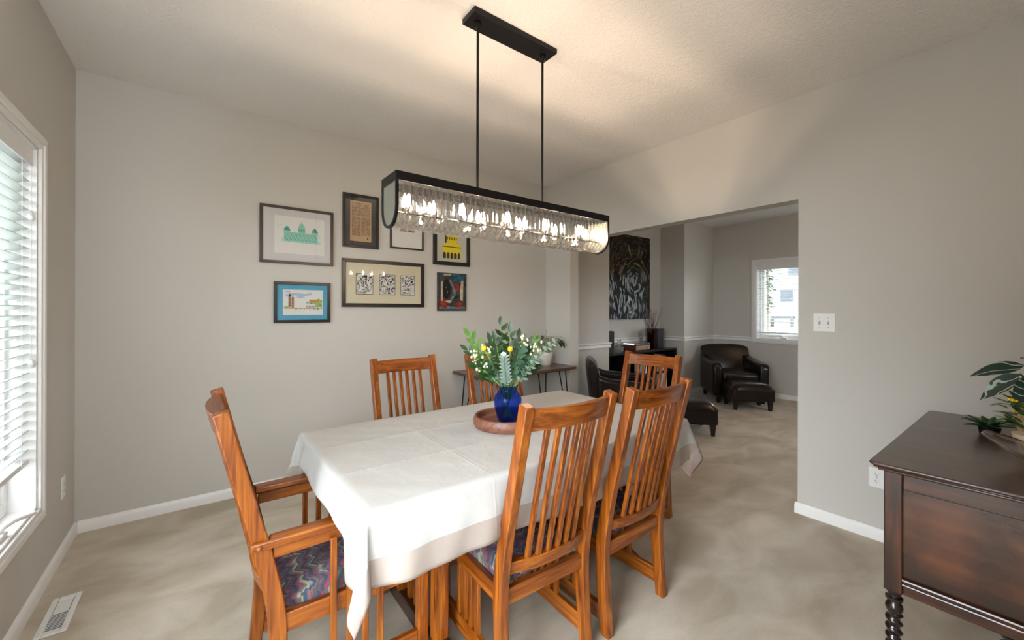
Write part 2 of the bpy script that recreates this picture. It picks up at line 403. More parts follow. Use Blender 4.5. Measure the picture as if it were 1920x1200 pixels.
crank(w2, XF + .045, 2.42, W2[2] + .012, -1, 1)

def blind(label, x, y0, y1, ztop, zbot, pitch, width, tilt, s, valance, vx):
    root = empty('window_blind', (x, (y0 + y1) / 2, ztop), label=label, cat='window blind')
    L = lambda v: (v[0] - root.location.x, v[1] - root.location.y, v[2] - root.location.z)
    ym = root.location.y; a, b = y0 - ym, y1 - ym
    MB().box(-.025, .025, a, b, -.045, 0).build('headrail', M_WHITE, root, bevel=.002)
    MB().box(s * vx - .004, s * vx + .004, a, b, -valance, .004).build('valance', M_WHITE, root, bevel=.003)
    mb = MB(); n = int((ztop - .05 - zbot - .02) / pitch)
    for i in range(n):
        z = -.065 - i * pitch
        M_ = Matrix.Translation((0, 0, z)) @ Matrix.Rotation(tilt, 4, 'Y')
        mb.add([M_ @ Vector((u, yy, .0025 * (1 - (2 * u / width) ** 2) + dz)) for yy in (a, b) for u, dz in ((-width / 2, 0), (0, 0), (width / 2, 0), (width / 2, -.0022), (0, -.0022), (-width / 2, -.0022))],
               [(0, 1, 7, 6), (1, 2, 8, 7), (2, 3, 9, 8), (3, 4, 10, 9), (4, 5, 11, 10), (5, 0, 6, 11), (0, 5, 4, 3, 2, 1), (6, 7, 8, 9, 10, 11)])
    mb.build('slats', M_BLIND, root, smooth=30)
    zb = -.065 - n * pitch
    MB().box(-width / 2, width / 2, a, b, zb - .012, zb + .008).build('bottom_rail', M_WHITE, root, bevel=.003)
    nl = 3
    for k in range(nl):
        yy = b - .10 - k * ((b - a - .2) / (nl - 1))
        mb = MB()
        for u in (-width / 2 - .001, width / 2 + .001): mb.tube([(u, yy, -.045), (u, yy, zb)], .0012, 6)
        mb.build('ladder_cord', M_WHITE, root)
    return root
b1 = blind('wide white slatted blind, slats tilted, hanging in the large left window', XL - .045, W1[0] + .016, W1[1] - .016, 2.045, .60, .0432, .050, R(-22), 1, .075, .031)
for yy, zt in ((2.752, 1.74), (2.762, 1.08)):
    L = lambda x, y, z: (x - b1.location.x, y - b1.location.y, z - b1.location.z)
    c = MB().tube([L(XL - .012, yy, 2.0), L(XL - .012, yy, zt + .02)], .0011, 6).build('pull_cord', M_WHITE, b1)
    MB().lathe([(.003, .022), (.008, .014), (.0125, 0), (.0125, -.010), (.008, -.018)], L(XL - .012, yy, zt), 16).build('cord_tassel', M_WHITE, c)
b2 = blind('small white slatted blind with open slats in the far room window', XF + .045, W2[0] + .016, W2[1] - .016, 2.045, .965, .0432, .050, R(3), -1, .085, .031)

# unseen glass door and two near-wall windows, added to bring in more daylight
d1 = empty('added_door_1', (XL - .10, .45, 0), kind='structure')
for k in range(1):
    a = -.55
    fr = MB().box(-.02, .02, a, a + .05, 0, 2.2).box(-.02, .02, a + 1.05, a + 1.10, 0, 2.2).box(-.02, .02, a + .05, a + 1.05, 0, .06).box(-.02, .02, a + .05, a + 1.05, 2.15, 2.2).build('door_frame', M_WHITE, d1, bevel=.003)
    MB().box(-.003, .003, a + .05, a + 1.05, .06, 2.15).build('door_pane', M_PANE, fr, smooth=0)
w4 = empty('window_4', (-.25, YN - .10, 1.0), kind='structure')  # out of view behind the camera, added to brighten the dining room
fr = MB().box(-.25, -.21, -.02, .02, 0, 1.1).box(.21, .25, -.02, .02, 0, 1.1).box(-.21, .21, -.02, .02, 0, .04).box(-.21, .21, -.02, .02, 1.06, 1.1).build('window_sash', M_WHITE, w4, bevel=.003)
MB().box(-.21, .21, -.003, .003, .04, 1.06).build('window_pane', M_PANE, fr, smooth=0)
w3 = empty('window_3', (5.4, YN - .10, .95), kind='structure')  # out of view, added to light the far room from its near side
fr = MB().box(-.2, -.16, -.02, .02, 0, .8).box(.16, .2, -.02, .02, 0, .8).box(-.16, .16, -.02, .02, 0, .05).box(-.16, .16, -.02, .02, .75, .8).build('window_sash', M_WHITE, w3, bevel=.003)
MB().box(-.16, .16, -.003, .003, .05, .75).build('window_pane', M_PANE, fr, smooth=0)

# outlets, switch, floor vent -------------------------------------
def screw(mb, x, y, z, ax): mb.ball((x, y, z), .0028, 8)
def wall_plate(name, label, cat, loc, rz, width, kind_):
    root = empty(name, loc, rz, label=label, cat=cat)
    MB().box(-width / 2, width / 2, -.005, 0, -.057, .057).build('cover_plate', M_WHITE, root, bevel=.0025)
    if kind_ == 'switch':
        for x in (-.023, .023):
            MB().box(x - .005, x + .005, -.0062, -.005, -.012, .012).build('toggle_slot', mat('slot_grey', (.25, .24, .22), .5), root)
            MB().prism([(-.004, -.003), (-.016, .006), (-.016, .011), (-.004, .009)], 'x', x - .0038, x + .0038).build('toggle', M_WHITE, root, bevel=.001)
            for z in (-.030, .030): MB().ball((x, -.005, z), .003, 8).build('screw', mat('screw_metal', (.45, .44, .42), .35, .8), root)
    else:
        for z in (-.0195, .0195):
            rc = MB().lathe([(.0165, -.003), (.0165, .0), (.015, .0012)], (0, 0, 0), 24)
            rc.v = [(v[0], -.005 - v[2], z + max(-.014, min(.014, v[1]))) for v in rc.v]
            o = rc.build('receptacle', M_WHITE, root)
            mb = MB().box(-.0075, -.0055, -.0068, -.0060, z, z + .008).box(.0055, .0075, -.0068, -.0060, z + .001, z + .007).box(-.002, .002, -.0068, -.0060, z - .009, z - .005)
            mb.build('socket_slots', M_SLOTSHADE, o)
        MB().ball((0, -.005, 0), .0028, 8).build('screw', mat('screw_metal', (.45, .44, .42), .35, .8), root)
    return root
wall_plate('light_switch', 'white double toggle light switch plate on the right wall', 'light switch', (XR, .855, 1.253), R(-90), .114, 'switch')
wall_plate('wall_outlet', 'white double outlet low on the right wall, partly behind the sideboard', 'outlet', (XR, .600, .358), R(-90), .072, 'outlet')
wall_plate('wall_outlet', 'white double outlet low on the dark left wall beside the window', 'outlet', (XL, 3.215, .362), R(90), .072, 'outlet')

vt = empty('floor_vent', (-.497, 2.583, 0), label='white metal floor register in the carpet below the left window', cat='floor vent')
mb = MB().box(-.048, -.026, -.145, .145, 0, .008).box(.026, .048, -.145, .145, 0, .008).box(-.026, .026, -.145, -.115, 0, .008).box(-.026, .026, .115, .145, 0, .008)
mb.build('vent_frame', M_WHITE, vt, bevel=.004)
mb = MB()
for i in range(11): mb.box(-.026, .026, -.113 + i * .0118, -.113 + i * .0118 + .0040, .0045, .0060)
mb.build('louvres', M_WHITE, vt)
MB().box(-.026, .026, -.115, .02, .0001, .0012).build('vent_shade_sheet', M_SLOTSHADE, vt)  # dark sheet in place of the shaded duct under the louvres
MB().box(-.024, .024, .016, .112, .001, .0060).build('damper_plate', M_WHITE, vt, bevel=.001)

# ------------------------------------------------------------------ dining chairs
PROF = [(0, 0), (.010, .1), (.019, .22), (.022, .306), (.020, .365), (.013, .427), (.002, .489), (-.018, .594), (-.057, .751), (-.121, 1.022)]
THK = [.042, .044, .047, .050, .050, .050, .049, .047, .044, .040]
def lean(z):
    for (a, b) in zip(PROF, PROF[1:]):
        if a[1] <= z <= b[1]: t = (z - a[1]) / (b[1] - a[1]); return a[0] + t * (b[0] - a[0])
    return PROF[-1][0]
def chair(label, loc, rz, W=.425, arms=False, dep=.47):
    root = empty('dining_chair', loc, rz, label=label, cat='chair', group='honey oak slat back dining chairs')
    PW = .036; xo = W / 2
    poly = [(y, z) for y, z in PROF] + [(y + t, z + (.010 if z > 1 else 0)) for (y, z), t in reversed(list(zip(PROF, THK)))]
    for s in (-1, 1):
        a, b = sorted((s * xo, s * (xo - PW)))
        MB().prism(poly, 'x', a, b).build('rear_post', oak('z'), root, bevel=.004)
    xi = xo - PW
    bow = lambda x: -.030 * (1 - (x / xi) ** 2)
    def curved(z0, z1, yoff, th, name, lean_to=True, sub=12):
        mb = MB(); vs = []
        for i in range(sub + 1):
            x = -xi - .004 + (2 * xi + .008) * i / sub; y = bow(max(-xi, min(xi, x)))
            for z, o in ((z0, 0), (z1, 0), (z1, th), (z0, th)):
                vs.append((x, lean(z) + yoff + y + o, z))
        fs = [(i * 4 + k, i * 4 + (k + 1) % 4, (i + 1) * 4 + (k + 1) % 4, (i + 1) * 4 + k) for i in range(sub) for k in range(4)]
        fs += [(0, 3, 2, 1), (sub * 4, sub * 4 + 1, sub * 4 + 2, sub * 4 + 3)]
        return mb.add(vs, fs).build(name, oak('x'), root, bevel=.003)
    curved(.938, 1.012, .012, .023, 'top_rail')
    curved(.420, .466, .012, .030, 'lower_back_rail')
    for k in range(6):
        x = (k - 2.5) * .0426 * (W / .425); mb = MB(); hw, ht = .0092, .0075
        vs = []
        for z in (.462, .7, .942):
            yc = lean(z) + .024 + bow(x)
            vs += [(x - hw, yc - ht, z), (x + hw, yc - ht, z), (x + hw, yc + ht, z), (x - hw, yc + ht, z)]
        mb.add(vs, [(i * 4 + j, i * 4 + (j + 1) % 4, (i + 1) * 4 + (j + 1) % 4, (i + 1) * 4 + j) for i in range(2) for j in range(4)] + [(3, 2, 1, 0), (8, 9, 10, 11)])
        mb.build('back_slat', oak('z'), root, bevel=.002)
    MB().box(-xi, xi, .030, .052, .312, .368).build('rear_seat_rail', oak('x'), root, bevel=.003)
    yf = dep + (.03 if arms else 0)
    MB().box(-xi, xi, yf - .006, yf + .016, .312, .374).build('front_seat_rail', oak('x'), root, bevel=.003)
    LEGTOP = .600 if arms else .376
    for s in (-1, 1):
        a, b = sorted((s * xo, s * (xo - .036)))
        MB().box(a, b, yf - .010, yf + .030, 0, LEGTOP).build('front_leg', oak('z'), root, bevel=.004)
        a, b = sorted((s * (xo - .006), s * (xo - .028)))
        MB().box(a, b, .066, yf - .010, .316, .376).build('side_seat_rail', oak('y'), root, bevel=.003)
        MB().box(a, b, .050, yf - .010, .050, .116).build('side_stretcher', oak('y'), root, bevel=.003)
        if not arms:
            for k in range(4):
                y = .20 + k * .047; c = s * (xo - .017)
                MB().box(c - .008, c + .008, y - .011, y + .011, .113, .318).build('side_slat', oak('z'), root, bevel=.002)
        else:
            for k in range(4):
                y = .205 + k * .052; c = s * (xo + .004)
                MB().box(c - .008, c + .008, y - .010, y + .010, .080, .575).build('arm_slat', oak('z'), root, bevel=.002)
            a, b = sorted((s * (xo - .006), s * (xo - .026)))
            MB().box(a, b, lean(.57) + .046, yf - .010, .560, .602).build('arm_rail', oak('y'), root, bevel=.003)
            # flat arm, widening towards the front
            x0_, x1_ = xo - .034, xo + .014
            y0_ = lean(.62) - .004; y1_ = yf + .035
            pl = [(s * x0_, y0_ + .052), (s * (x0_ - .012), y1_), (s * (x1_ + .008), y1_), (s * (x1_ + .010), y1_ - .10), (s * x1_, y0_), (s * (xo + .001), y0_), (s * (xo + .001), y0_ + .052)]
            arm = MB().prism(pl, 'z', .602, .628).build('armrest', oak('y'), root, bevel=.006, seg=3)
            MB().lathe([(.0075, 0), (.0075, .004), (.004, .006)], (0, 0, 0), 12)
            p = MB().ball((s * (x1_ + .001), y0_ + .022, .615), .0075, 10); p.build('arm_plug', oak('x'), arm)
    # cushion
    mb = MB(); nx, ny = 14, 14; x_, y0c, y1c = xo - .014, .058, yf + .018
    zb, zs, dome = .372, .404, .034
    vs = []; 
    for j in range(ny + 1):
        for i in range(nx + 1):
            u, v = i / nx * 2 - 1, j / ny * 2 - 1
            f = (1 - abs(u) ** 3.2) * (1 - abs(v) ** 3.2)
            xx = u * x_ * (1 - .10 * (1 - (v + 1) / 2)); yy = y0c + (v + 1) / 2 * (y1c - y0c)
            vs.append((xx, yy, zs + dome * f ** .55))
    fs = [(j * (nx + 1) + i, j * (nx + 1) + i + 1, (j + 1) * (nx + 1) + i + 1, (j + 1) * (nx + 1) + i) for j in range(ny) for i in range(nx)]
    ring = [i for i in range(nx + 1)] + [j * (nx + 1) + nx for j in range(1, ny + 1)] + [ny * (nx + 1) + i for i in range(nx - 1, -1, -1)] + [j * (nx + 1) for j in range(ny - 1, 0, -1)]
    o = len(vs); vs += [(vs[r][0] * .985, vs[r][1], zb) for r in ring]; n = len(ring)
    fs += [(ring[(k + 1) % n], ring[k], o + k, o + (k + 1) % n) for k in range(n)] + [tuple(range(o, o + n))]
    mb.add(vs, fs).build('seat_cushion', M_FABRIC, root, smooth=60)
    return root
chair('slat back oak chair in the foreground, left of the two near side chairs', (1.007, 1.083, 0), R(-1.9))
chair('slat back oak chair at the near side of the table, on the right', (1.508, 1.066, 0), R(.4))
chair('slat back oak chair behind the table, left, clear of the flowers', (1.012, 2.372, 0), R(180 + 1.5))
chair('slat back oak chair behind the table, half hidden by the flowers', (1.625, 2.29, 0), R(180 - 2))
chair('slat back oak chair at the far right end of the table', (2.395, 1.667, 0), R(91.5))
chair('oak armchair with flat armrests at the left end of the table', (.138, 1.667, 0), R(-90), .47, True, .49)

# ------------------------------------------------------------------ table and cloth
TX0, TX1, TY0, TY1, TZ = .358, 1.993, 1.134, 2.062, .765
tb = empty('dining_table', ((TX0 + TX1) / 2, (TY0 + TY1) / 2, 0), label='wooden trestle dining table under the white tablecloth', cat='table')
cx_, cy_ = tb.location.x, tb.location.y
hx, hy = (TX1 - TX0) / 2 - .006, (TY1 - TY0) / 2 - .006
MB().box(-hx, hx, -hy, hy, TZ - .034, TZ - .006).build('tabletop', oak('x'), tb, bevel=.004)
for px in (.728 - cx_, 1.790 - cx_):
    MB().prism([(-.33, 0), (-.33, .035), (-.25, .062), (.25, .062), (.33, .035), (.33, 0)], 'x', px - .030, px + .030).build('trestle_foot', walnut('y'), tb, bevel=.004)
    for y in (-.20, .16): MB().box(px - .028, px + .028, y, y + .05, .06, .66).build('trestle_post', oak('z'), tb, bevel=.003)
    for k in range(4): MB().box(px - .010, px + .010, -.115 + k * .067, -.115 + k * .067 + .028, .062, .66).build('trestle_slat', oak('z'), tb, bevel=.002)
    MB().box(px - .028, px + .028, -.38, .38, .66, TZ - .034).build('trestle_bearer', oak('y'), tb, bevel=.003)
MB().box(.756 - cx_, 1.762 - cx_, -.014, .014, .20, .29).build('long_stretcher', oak('x'), tb, bevel=.003)

def cloth():
    Wd, Dp = TX1 - TX0, TY1 - TY0
    Ll, Lr, Lf, Lb = .235, .235, .212, .212
    z_t = TZ + .001; r = .010
    step = .0125
    def axis(a, L0, L1):
        # sample positions, dense near the edges
        pts = []
        n = int(L0 / step)
        pts += [-L0 + L0 * i / n for i in range(n)]
        n = int(a / (step * 1.6)); pts += [a * i / n for i in range(n)]
        n = int(L1 / step); pts += [a + L1 * i / n for i in range(n + 1)]
        return pts
    S, Tt = axis(Wd, Ll, Lr), axis(Dp, Lf, Lb)
    def ss(t): t = max(0, min(1, t)); return t * t * (3 - 2 * t)
    def edge(d):   # rounded edge: returns (out, down)
        if d < r * math.pi / 2: a = d / r; return r * math.sin(a), r * (1 - math.cos(a))
        return r, r + d - r * math.pi / 2
    rnd = random.Random(3)
    ph = [rnd.uniform(0, 6.28) for _ in range(12)]
    def side_wave(u, d, k):   # outward ripple of a hanging side
        t = ss(d / .2)
        return t * (.010 * math.sin(u * 9 + ph[k]) + .006 * math.sin(u * 23 + ph[k + 1]) + .004 * math.sin(u * 41 + ph[k + 2] + d * 12)) + .016 * t
    vs, uv = [], []
    for t in Tt:
        for s in S:
            ds = -s if s < 0 else (s - Wd if s > Wd else 0); sx = -1 if s < 0 else 1
            dt = -t if t < 0 else (t - Dp if t > Dp else 0); sy = -1 if t < 0 else 1
            cxs, cyt = max(0, min(Wd, s)), max(0, min(Dp, t))
            X, Y, Z = TX0 + cxs, TY0 + cyt, z_t
            if ds == 0 and dt == 0:
                e = min(cxs, Wd - cxs, cyt, Dp - cyt)
                q = ss(e / .05)
                Z += q * (.0012 * math.sin(s * 31 + 3 * math.sin(t * 9)) * math.sin(t * 27 + 2 * math.sin(s * 5)) + .0010)
                for c in (.31, .62):                       # fold creases along the length
                    Z += q * .0030 * math.exp(-((t - c - .006 * math.sin(s * 3)) / .009) ** 2)
                for c in (.42, .83, 1.24):
                    Z += q * .0022 * math.exp(-((s - c) / .009) ** 2)
            elif dt == 0:
                o, dn = edge(ds); u = cyt
                wv = side_wave(u, ds, 0 if sx < 0 else 3)
                fade = ss(min(u, Dp - u) / .10)
                o += wv * (.3 + .7 * fade)
                if sx < 0:
                    # pushed out over the armrests and turned under
                    k = ss((u - .10) / .10) * ss((Dp - .07 - u) / .10)
                    d = ds; a0 = .105
                    if d < a0: to, td = r + .35 * max(0, d - .02), edge(d)[1] * .93
                    else:
                        e0 = r + .35 * (a0 - .02); f0 = edge(a0)[1] * .93; rr = .012; q = (d - a0) / rr
                        if q < math.pi: to = e0 - rr + rr * math.cos(q) + .0; td = f0 + rr * math.sin(q)
                        else: to = e0 - 2 * rr - (d - a0 - math.pi * rr) * .7; td = f0 - .006 + 0 * q
                        to = e0 - rr * (1 - math.cos(min(q, math.pi))) - (max(0, q - math.pi) * rr) * .55; td = f0 + rr * math.sin(min(q, math.pi)) + max(0, q - math.pi) * rr * .75 * 0 + 0.001
                    o = o * (1 - k) + (to + .004 * math.sin(u * 17)) * k; dn = dn * (1 - k) + td * k
                X += sx * o; Z -= dn
            elif ds == 0:
                o, dn = edge(dt); u = cxs
                o += side_wave(u, dt, 6 if sy < 0 else 8) * (.3 + .7 * ss(min(u, Wd - u) / .12))
                Y += sy * o; Z -= dn
            else:
                rad = math.hypot(ds, dt); th = math.atan2(dt, ds) / (math.pi / 2)   # 0 = end side, 1 = long side
                near_left = sx < 0 and sy < 0
                Rr = {(-1, -1): .16, (1, -1): .24, (-1, 1): .30, (1, 1): .35}[(sx, sy)]
                Lw = {(-1, -1): .17, (1, -1): .46, (-1, 1): .22, (1, 1): .25}[(sx, sy)]
                ra = Rr * math.sin(math.pi * th) ** .9; la = Lw * math.sin(2 * math.pi * th) * .5
                # radial = outward diagonal, lateral = towards the end side for th<.5
                dx = sx * (ra * .7071 - la * .7071 * -1 * .0) ; dy = sy * ra * .7071
                dx += sx * la * .7071; dy -= sy * la * .7071
                if sx > 0 and sy < 0:      # this corner is folded over itself
                    KF = ((0, 0, 0), (.26, -.16, -.06), (.50, .03, .03), (.70, .40, .14), (.88, .16, .06), (1, 0, 0))
                    for (a0, b0, c0), (a1, b1, c1) in zip(KF, KF[1:]):
                        if a0 <= th <= a1:
                            q = ss((th - a0) / (a1 - a0)) * .5 + .5 * (th - a0) / (a1 - a0)
                            dx = b0 + (b1 - b0) * q; dy = -(c0 + (c1 - c0) * q); break
                ln = math.sqrt(dx * dx + dy * dy + 1)
                o, dn = edge(rad)
                hang = max(0, dn)
                X += dx / ln * hang + sx * (r * (1 - th) + .008 * (1 - th) * ss(rad / .2)); Y += dy / ln * hang + sy * (r * th + .008 * th * ss(rad / .2)); Z -= hang / ln
                wob = .006 * ss(rad / .25)
                X += wob * math.sin(rad * 30 + th * 9); Y += wob * math.cos(rad * 26 + th * 7)
            vs.append((X, Y, Z)); uv.append((s, t))
    ns = len(S)
    fs = [(j * ns + i, j * ns + i + 1, (j + 1) * ns + i + 1, (j + 1) * ns + i) for j in range(len(Tt) - 1) for i in range(ns - 1)]
    # material: white linen, taupe hem band, white seam
    mt, n, l, b = nt('linen_tablecloth')
    uvn = n.new('ShaderNodeUVMap'); sp = n.new('ShaderNodeSeparateXYZ'); l.new(uvn.outputs[0], sp.inputs[0])
    def M(op, a, bb=None):
        x = n.new('ShaderNodeMath'); x.operation = op
        for i, v in enumerate((a, bb)):
            if v is None: continue
            if isinstance(v, (int, float)): x.inputs[i].default_value = v
            else: l.new(v, x.inputs[i])
        return x.outputs[0]
    ex = M('MINIMUM', M('ADD', sp.outputs[0], Ll), M('SUBTRACT', Wd + Lr, sp.outputs[0]))
    ey = M('MINIMUM', M('ADD', sp.outputs[1], Lf), M('SUBTRACT', Dp + Lb, sp.outputs[1]))
    bx_, by_ = M('LESS_THAN', ex, .080), M('LESS_THAN', ey, .080)
    m1 = n.new('ShaderNodeMix'); m1.data_type = 'RGBA'; m1.blend_type = 'MIX'
    m1.inputs['A'].default_value = (.52, .51, .49, 1); m1.inputs['B'].default_value = (.40, .335, .295, 1); l.new(M('MAXIMUM', bx_, by_), m1.inputs['Factor'])
    m2 = n.new('ShaderNodeMix'); m2.data_type = 'RGBA'; m2.inputs['B'].default_value = (.40, .275, .25, 1); l.new(M('MULTIPLY', bx_, by_), m2.inputs['Factor']); l.new(m1.outputs['Result'], m2.inputs['A'])
    l.new(m2.outputs['Result'], b.inputs['Base Color']); b.inputs['Roughness'].default_value = .85; b.inputs['Specular IOR Level'].default_value = .2
    tc = n.new('ShaderNodeTexCoord')
    t1 = n.new('ShaderNodeTexNoise'); t1.inputs['Scale'].default_value = 7; t1.inputs['Detail'].default_value = 4; t1.inputs['Distortion'].default_value = .25; l.new(uvn.outputs[0], t1.inputs['Vector'])
    t2 = n.new('ShaderNodeTexNoise'); t2.inputs['Scale'].default_value = 900; l.new(uvn.outputs[0], t2.inputs['Vector'])
    seam = M('COMPARE', M('MINIMUM', ex, ey), .012); n[seam.node.name].inputs[2].default_value = .002
    hgt = M('ADD', M('MULTIPLY', t1.outputs['Fac'], 1.0), M('MULTIPLY', t2.outputs['Fac'], .02))
    for ax_, cs_, am in ((1, (.31, .62), .13), (0, (.42, .83, 1.24), .09)):
        for c_ in cs_:
            dd = M('MINIMUM', M('DIVIDE', M('ABSOLUTE', M('SUBTRACT', sp.outputs[ax_], c_)), .006), 1.0)
            hgt = M('ADD', hgt, M('MULTIPLY', M('SUBTRACT', 1.0, dd), am)); hgt = M('SUBTRACT', hgt, M('MULTIPLY', seam, .12))
    bp = n.new('ShaderNodeBump'); bp.inputs['Strength'].default_value = .55; bp.inputs['Distance'].default_value = .010
    l.new(hgt, bp.inputs['Height']); l.new(bp.outputs['Normal'], b.inputs['Normal'])
    mb = MB().add(vs, fs); o = mb.build('tablecloth', mt, smooth=180, solid=.0014)
    ul = o.data.uv_layers.new(name='UVMap')
    for lp in o.data.loops: ul.data[lp.index].uv = uv[lp.vertex_index]
    tag(o, 'white linen tablecloth with taupe hem band draped over the dining table', 'tablecloth')
cloth()

# ------------------------------------------------------------------ tray, vase, bouquet
TC = Vector((1.178, 1.590, TZ + .0045))
tr = MB().lathe([(.001, .012), (.140, .012), (.146, .018), (.148, .048), (.153, .052), (.160, .049), (.166, .034), (.167, .016), (.158, 0), (.001, 0)], (0, 0, 0), 72)
tray = tr.build('round_tray', [traywood('x')], loc=TC, smooth=40)
tag(tray, 'round brown wooden tray on the tablecloth under the blue vase', 'tray')
VB = TC + Vector((.010, .012, .0135))
vp = [(.040, 0), (.046, .003), (.052, .018), (.0605, .050), (.0665, .080), (.0685, .105), (.0655, .122), (.052, .140), (.0445, .150), (.0455, .163), (.055, .176)]
vo = MB()
prof = vp + [(r_ - .0032, z) for r_, z in reversed(vp[3:])] + [(.052, .030), (.040, .012), (.001, .010)]
vo.lathe([(.001, 0)] + prof, (0, 0, 0), 48)
vase = vo.build('flower_vase', M_BLUEG, loc=VB, smooth=50)
tag(vase, 'cobalt blue glass vase holding the bouquet, standing on the wooden tray', 'vase')
M_STEM = mat('green_stem', (.12, .22, .05), .5)
M_STEMP = mat('pale_stem', (.32, .40, .12), .5)
M_LEAFD = mat('dark_green_leaf', (.014, .050, .010), .35, var=(30, .35))
M_LEAFG = mat('fresh_green_leaf', (.075, .19, .020), .4, var=(30, .3))
M_EUC = mat('silver_eucalyptus_leaf', (.44, .55, .50), .55, var=(30, .2))
M_EUCD = mat('grey_green_leaf', (.040, .100, .055), .5, var=(30, .3))
M_BERRY = mat('cream_berry', (.78, .76, .55), .4)
M_YEL = mat('yellow_flower', (.85, .55, .02), .7, bump=(300, .6, .002))
M_ORANGE = mat('orange_flower', (.62, .13, .03), .6)
cr = rgt; cf = fwd
def stem_path(a, h, dep, n=10, bend=.35):
    """a: to the camera's right, h: above the vase rim, dep: away"""
    base = VB + Vector((0, 0, .018)) - cr * a * .12
    neck = VB + Vector((0, 0, .165)) + cr * max(-.034, min(.034, a * .22)) + cf * max(-.03, min(.03, dep * .25))
    tip = VB + Vector((0, 0, .178 + h)) + cr * a + cf * dep
    pts = [base.lerp(neck, t / 4) for t in range(4)]
    mid = neck.lerp(tip, .5) + Vector((0, 0, bend * abs(a) * .4))
    for i in range(n + 1):
        t = i / n; pts.append(neck * (1 - t) ** 2 + mid * 2 * t * (1 - t) + tip * t * t)
    return pts, 4
def stem(name, label, cat, group, a, h, dep, kind, rnd):
    pts, k0 = stem_path(a, h, dep)
    root = empty(name, pts[0], label=label, cat=cat, group=group)
    P = [p - pts[0] for p in pts]
    MB().tube(P, [.0018] * len(P), 6).build('stem', M_STEMP if kind in ('berry', 'ball') else M_STEM, root)
    top = P[k0:]
    def at(t):
        x = t * (len(top) - 1); i = min(int(x), len(top) - 2); f = x - i
        return top[i].lerp(top[i + 1], f), (top[i + 1] - top[i]).normalized()
    mb = MB()
    if kind in ('ruscus', 'fresh'):
        n = 9
        for i in range(n):
            p, d = at(.35 + .65 * i / (n - 1)); s = 1 if i % 2 else -1
            side = (cr * s * rnd.uniform(.7, 1) + cf * rnd.uniform(-.7, .5)).normalized()
            mb.leaf(p, d * .75 + side * .7 if i < n - 1 else d, cf * -1 + upv * .6, rnd.uniform(.048, .064), rnd.uniform(.020, .027), curl=.12, blunt=.8)
        mb.build('leaves', M_LEAFD if kind == 'ruscus' else M_LEAFG, root, smooth=60)
    elif kind == 'baby':      # stacked round silver leaves along the stem
        n = 17
        for i in range(n):
            t = .12 + .88 * i / (n - 1); p, d = at(t); sz = .021 * (1.1 - .35 * t) + .006
            ax = d.orthogonal().normalized(); ax.rotate(Matrix.Rotation(i * 1.57 + .3, 3, d))
            for s in (-1, 1): mb.leaf(p, ax * s + d * .35, d, sz * 1.25, sz * 1.35, curl=-.05, fold=.08, n=5, blunt=.8)
        mb.build('leaves', M_EUC, root, smooth=60)
    elif kind == 'dollar':
        n = 9
        for i in range(n):
            p, d = at(.30 + .70 * i / (n - 1)); s = 1 if i % 2 else -1
            side = (cr * s * rnd.uniform(.3, 1) + cf * rnd.uniform(-1, .3) + upv * rnd.uniform(-.4, .4)).normalized()
            mb.leaf(p, d * .3 + side, cf * -1 + upv * rnd.uniform(-.2, .8), rnd.uniform(.036, .052), rnd.uniform(.034, .044), curl=.10, blunt=.7)
        mb.build('leaves', M_EUCD, root, smooth=60)
    elif kind == 'berry':
        bb = MB()
        for i in range(13):
            p, d = at(.82 + .18 * rnd.random())
            q = p + cr * rnd.uniform(-.030, .030) + cf * rnd.uniform(-.03, .02) + upv * rnd.uniform(-.018, .030)
            mb.tube([p, p.lerp(q, .5) + upv * -.003, q], .0009, 5)
            bb.ball(q, rnd.uniform(.0052, .0070), 10, sz=1.2)
        for i in range(5):
            p, d = at(.35 + .12 * i); mb.leaf(p, d + cr * (1 if i % 2 else -1) + cf * -.4, cf * -1 + upv, .034, .014, blunt=.8)
        mb.build('leaves', M_LEAFG, root, smooth=60); bb.build('berries', M_BERRY, root, smooth=80)
    elif kind == 'ball':
        MB().ball(top[-1], .0135, 18).build('flower_head', M_YEL, root, smooth=80)
    elif kind == 'bloom':
        bb = MB()
        for r_, n_ in ((.016, 9), (.011, 7), (.006, 5)):
            for i in range(n_):
                a_ = 6.283 * i / n_ + r_ * 90
                v = cr * math.cos(a_) + upv * math.sin(a_)
                bb.leaf(top[-1] - cf * (.016 - r_) * .5, v * 1 - cf * (.3 + (.016 - r_) * 60), -cf, r_ * 1.1, r_ * .9, n=4, blunt=.6)
        bb.build('petals', M_ORANGE, root, smooth=60)
    return root
rn = random.Random(11)
G1, G2, G3, G4, G5 = 'dark leafy sprays in the blue vase', 'silver eucalyptus in the blue vase', 'round leaved eucalyptus in the blue vase', 'cream berry sprigs in the blue vase', 'yellow ball flowers in the blue vase'
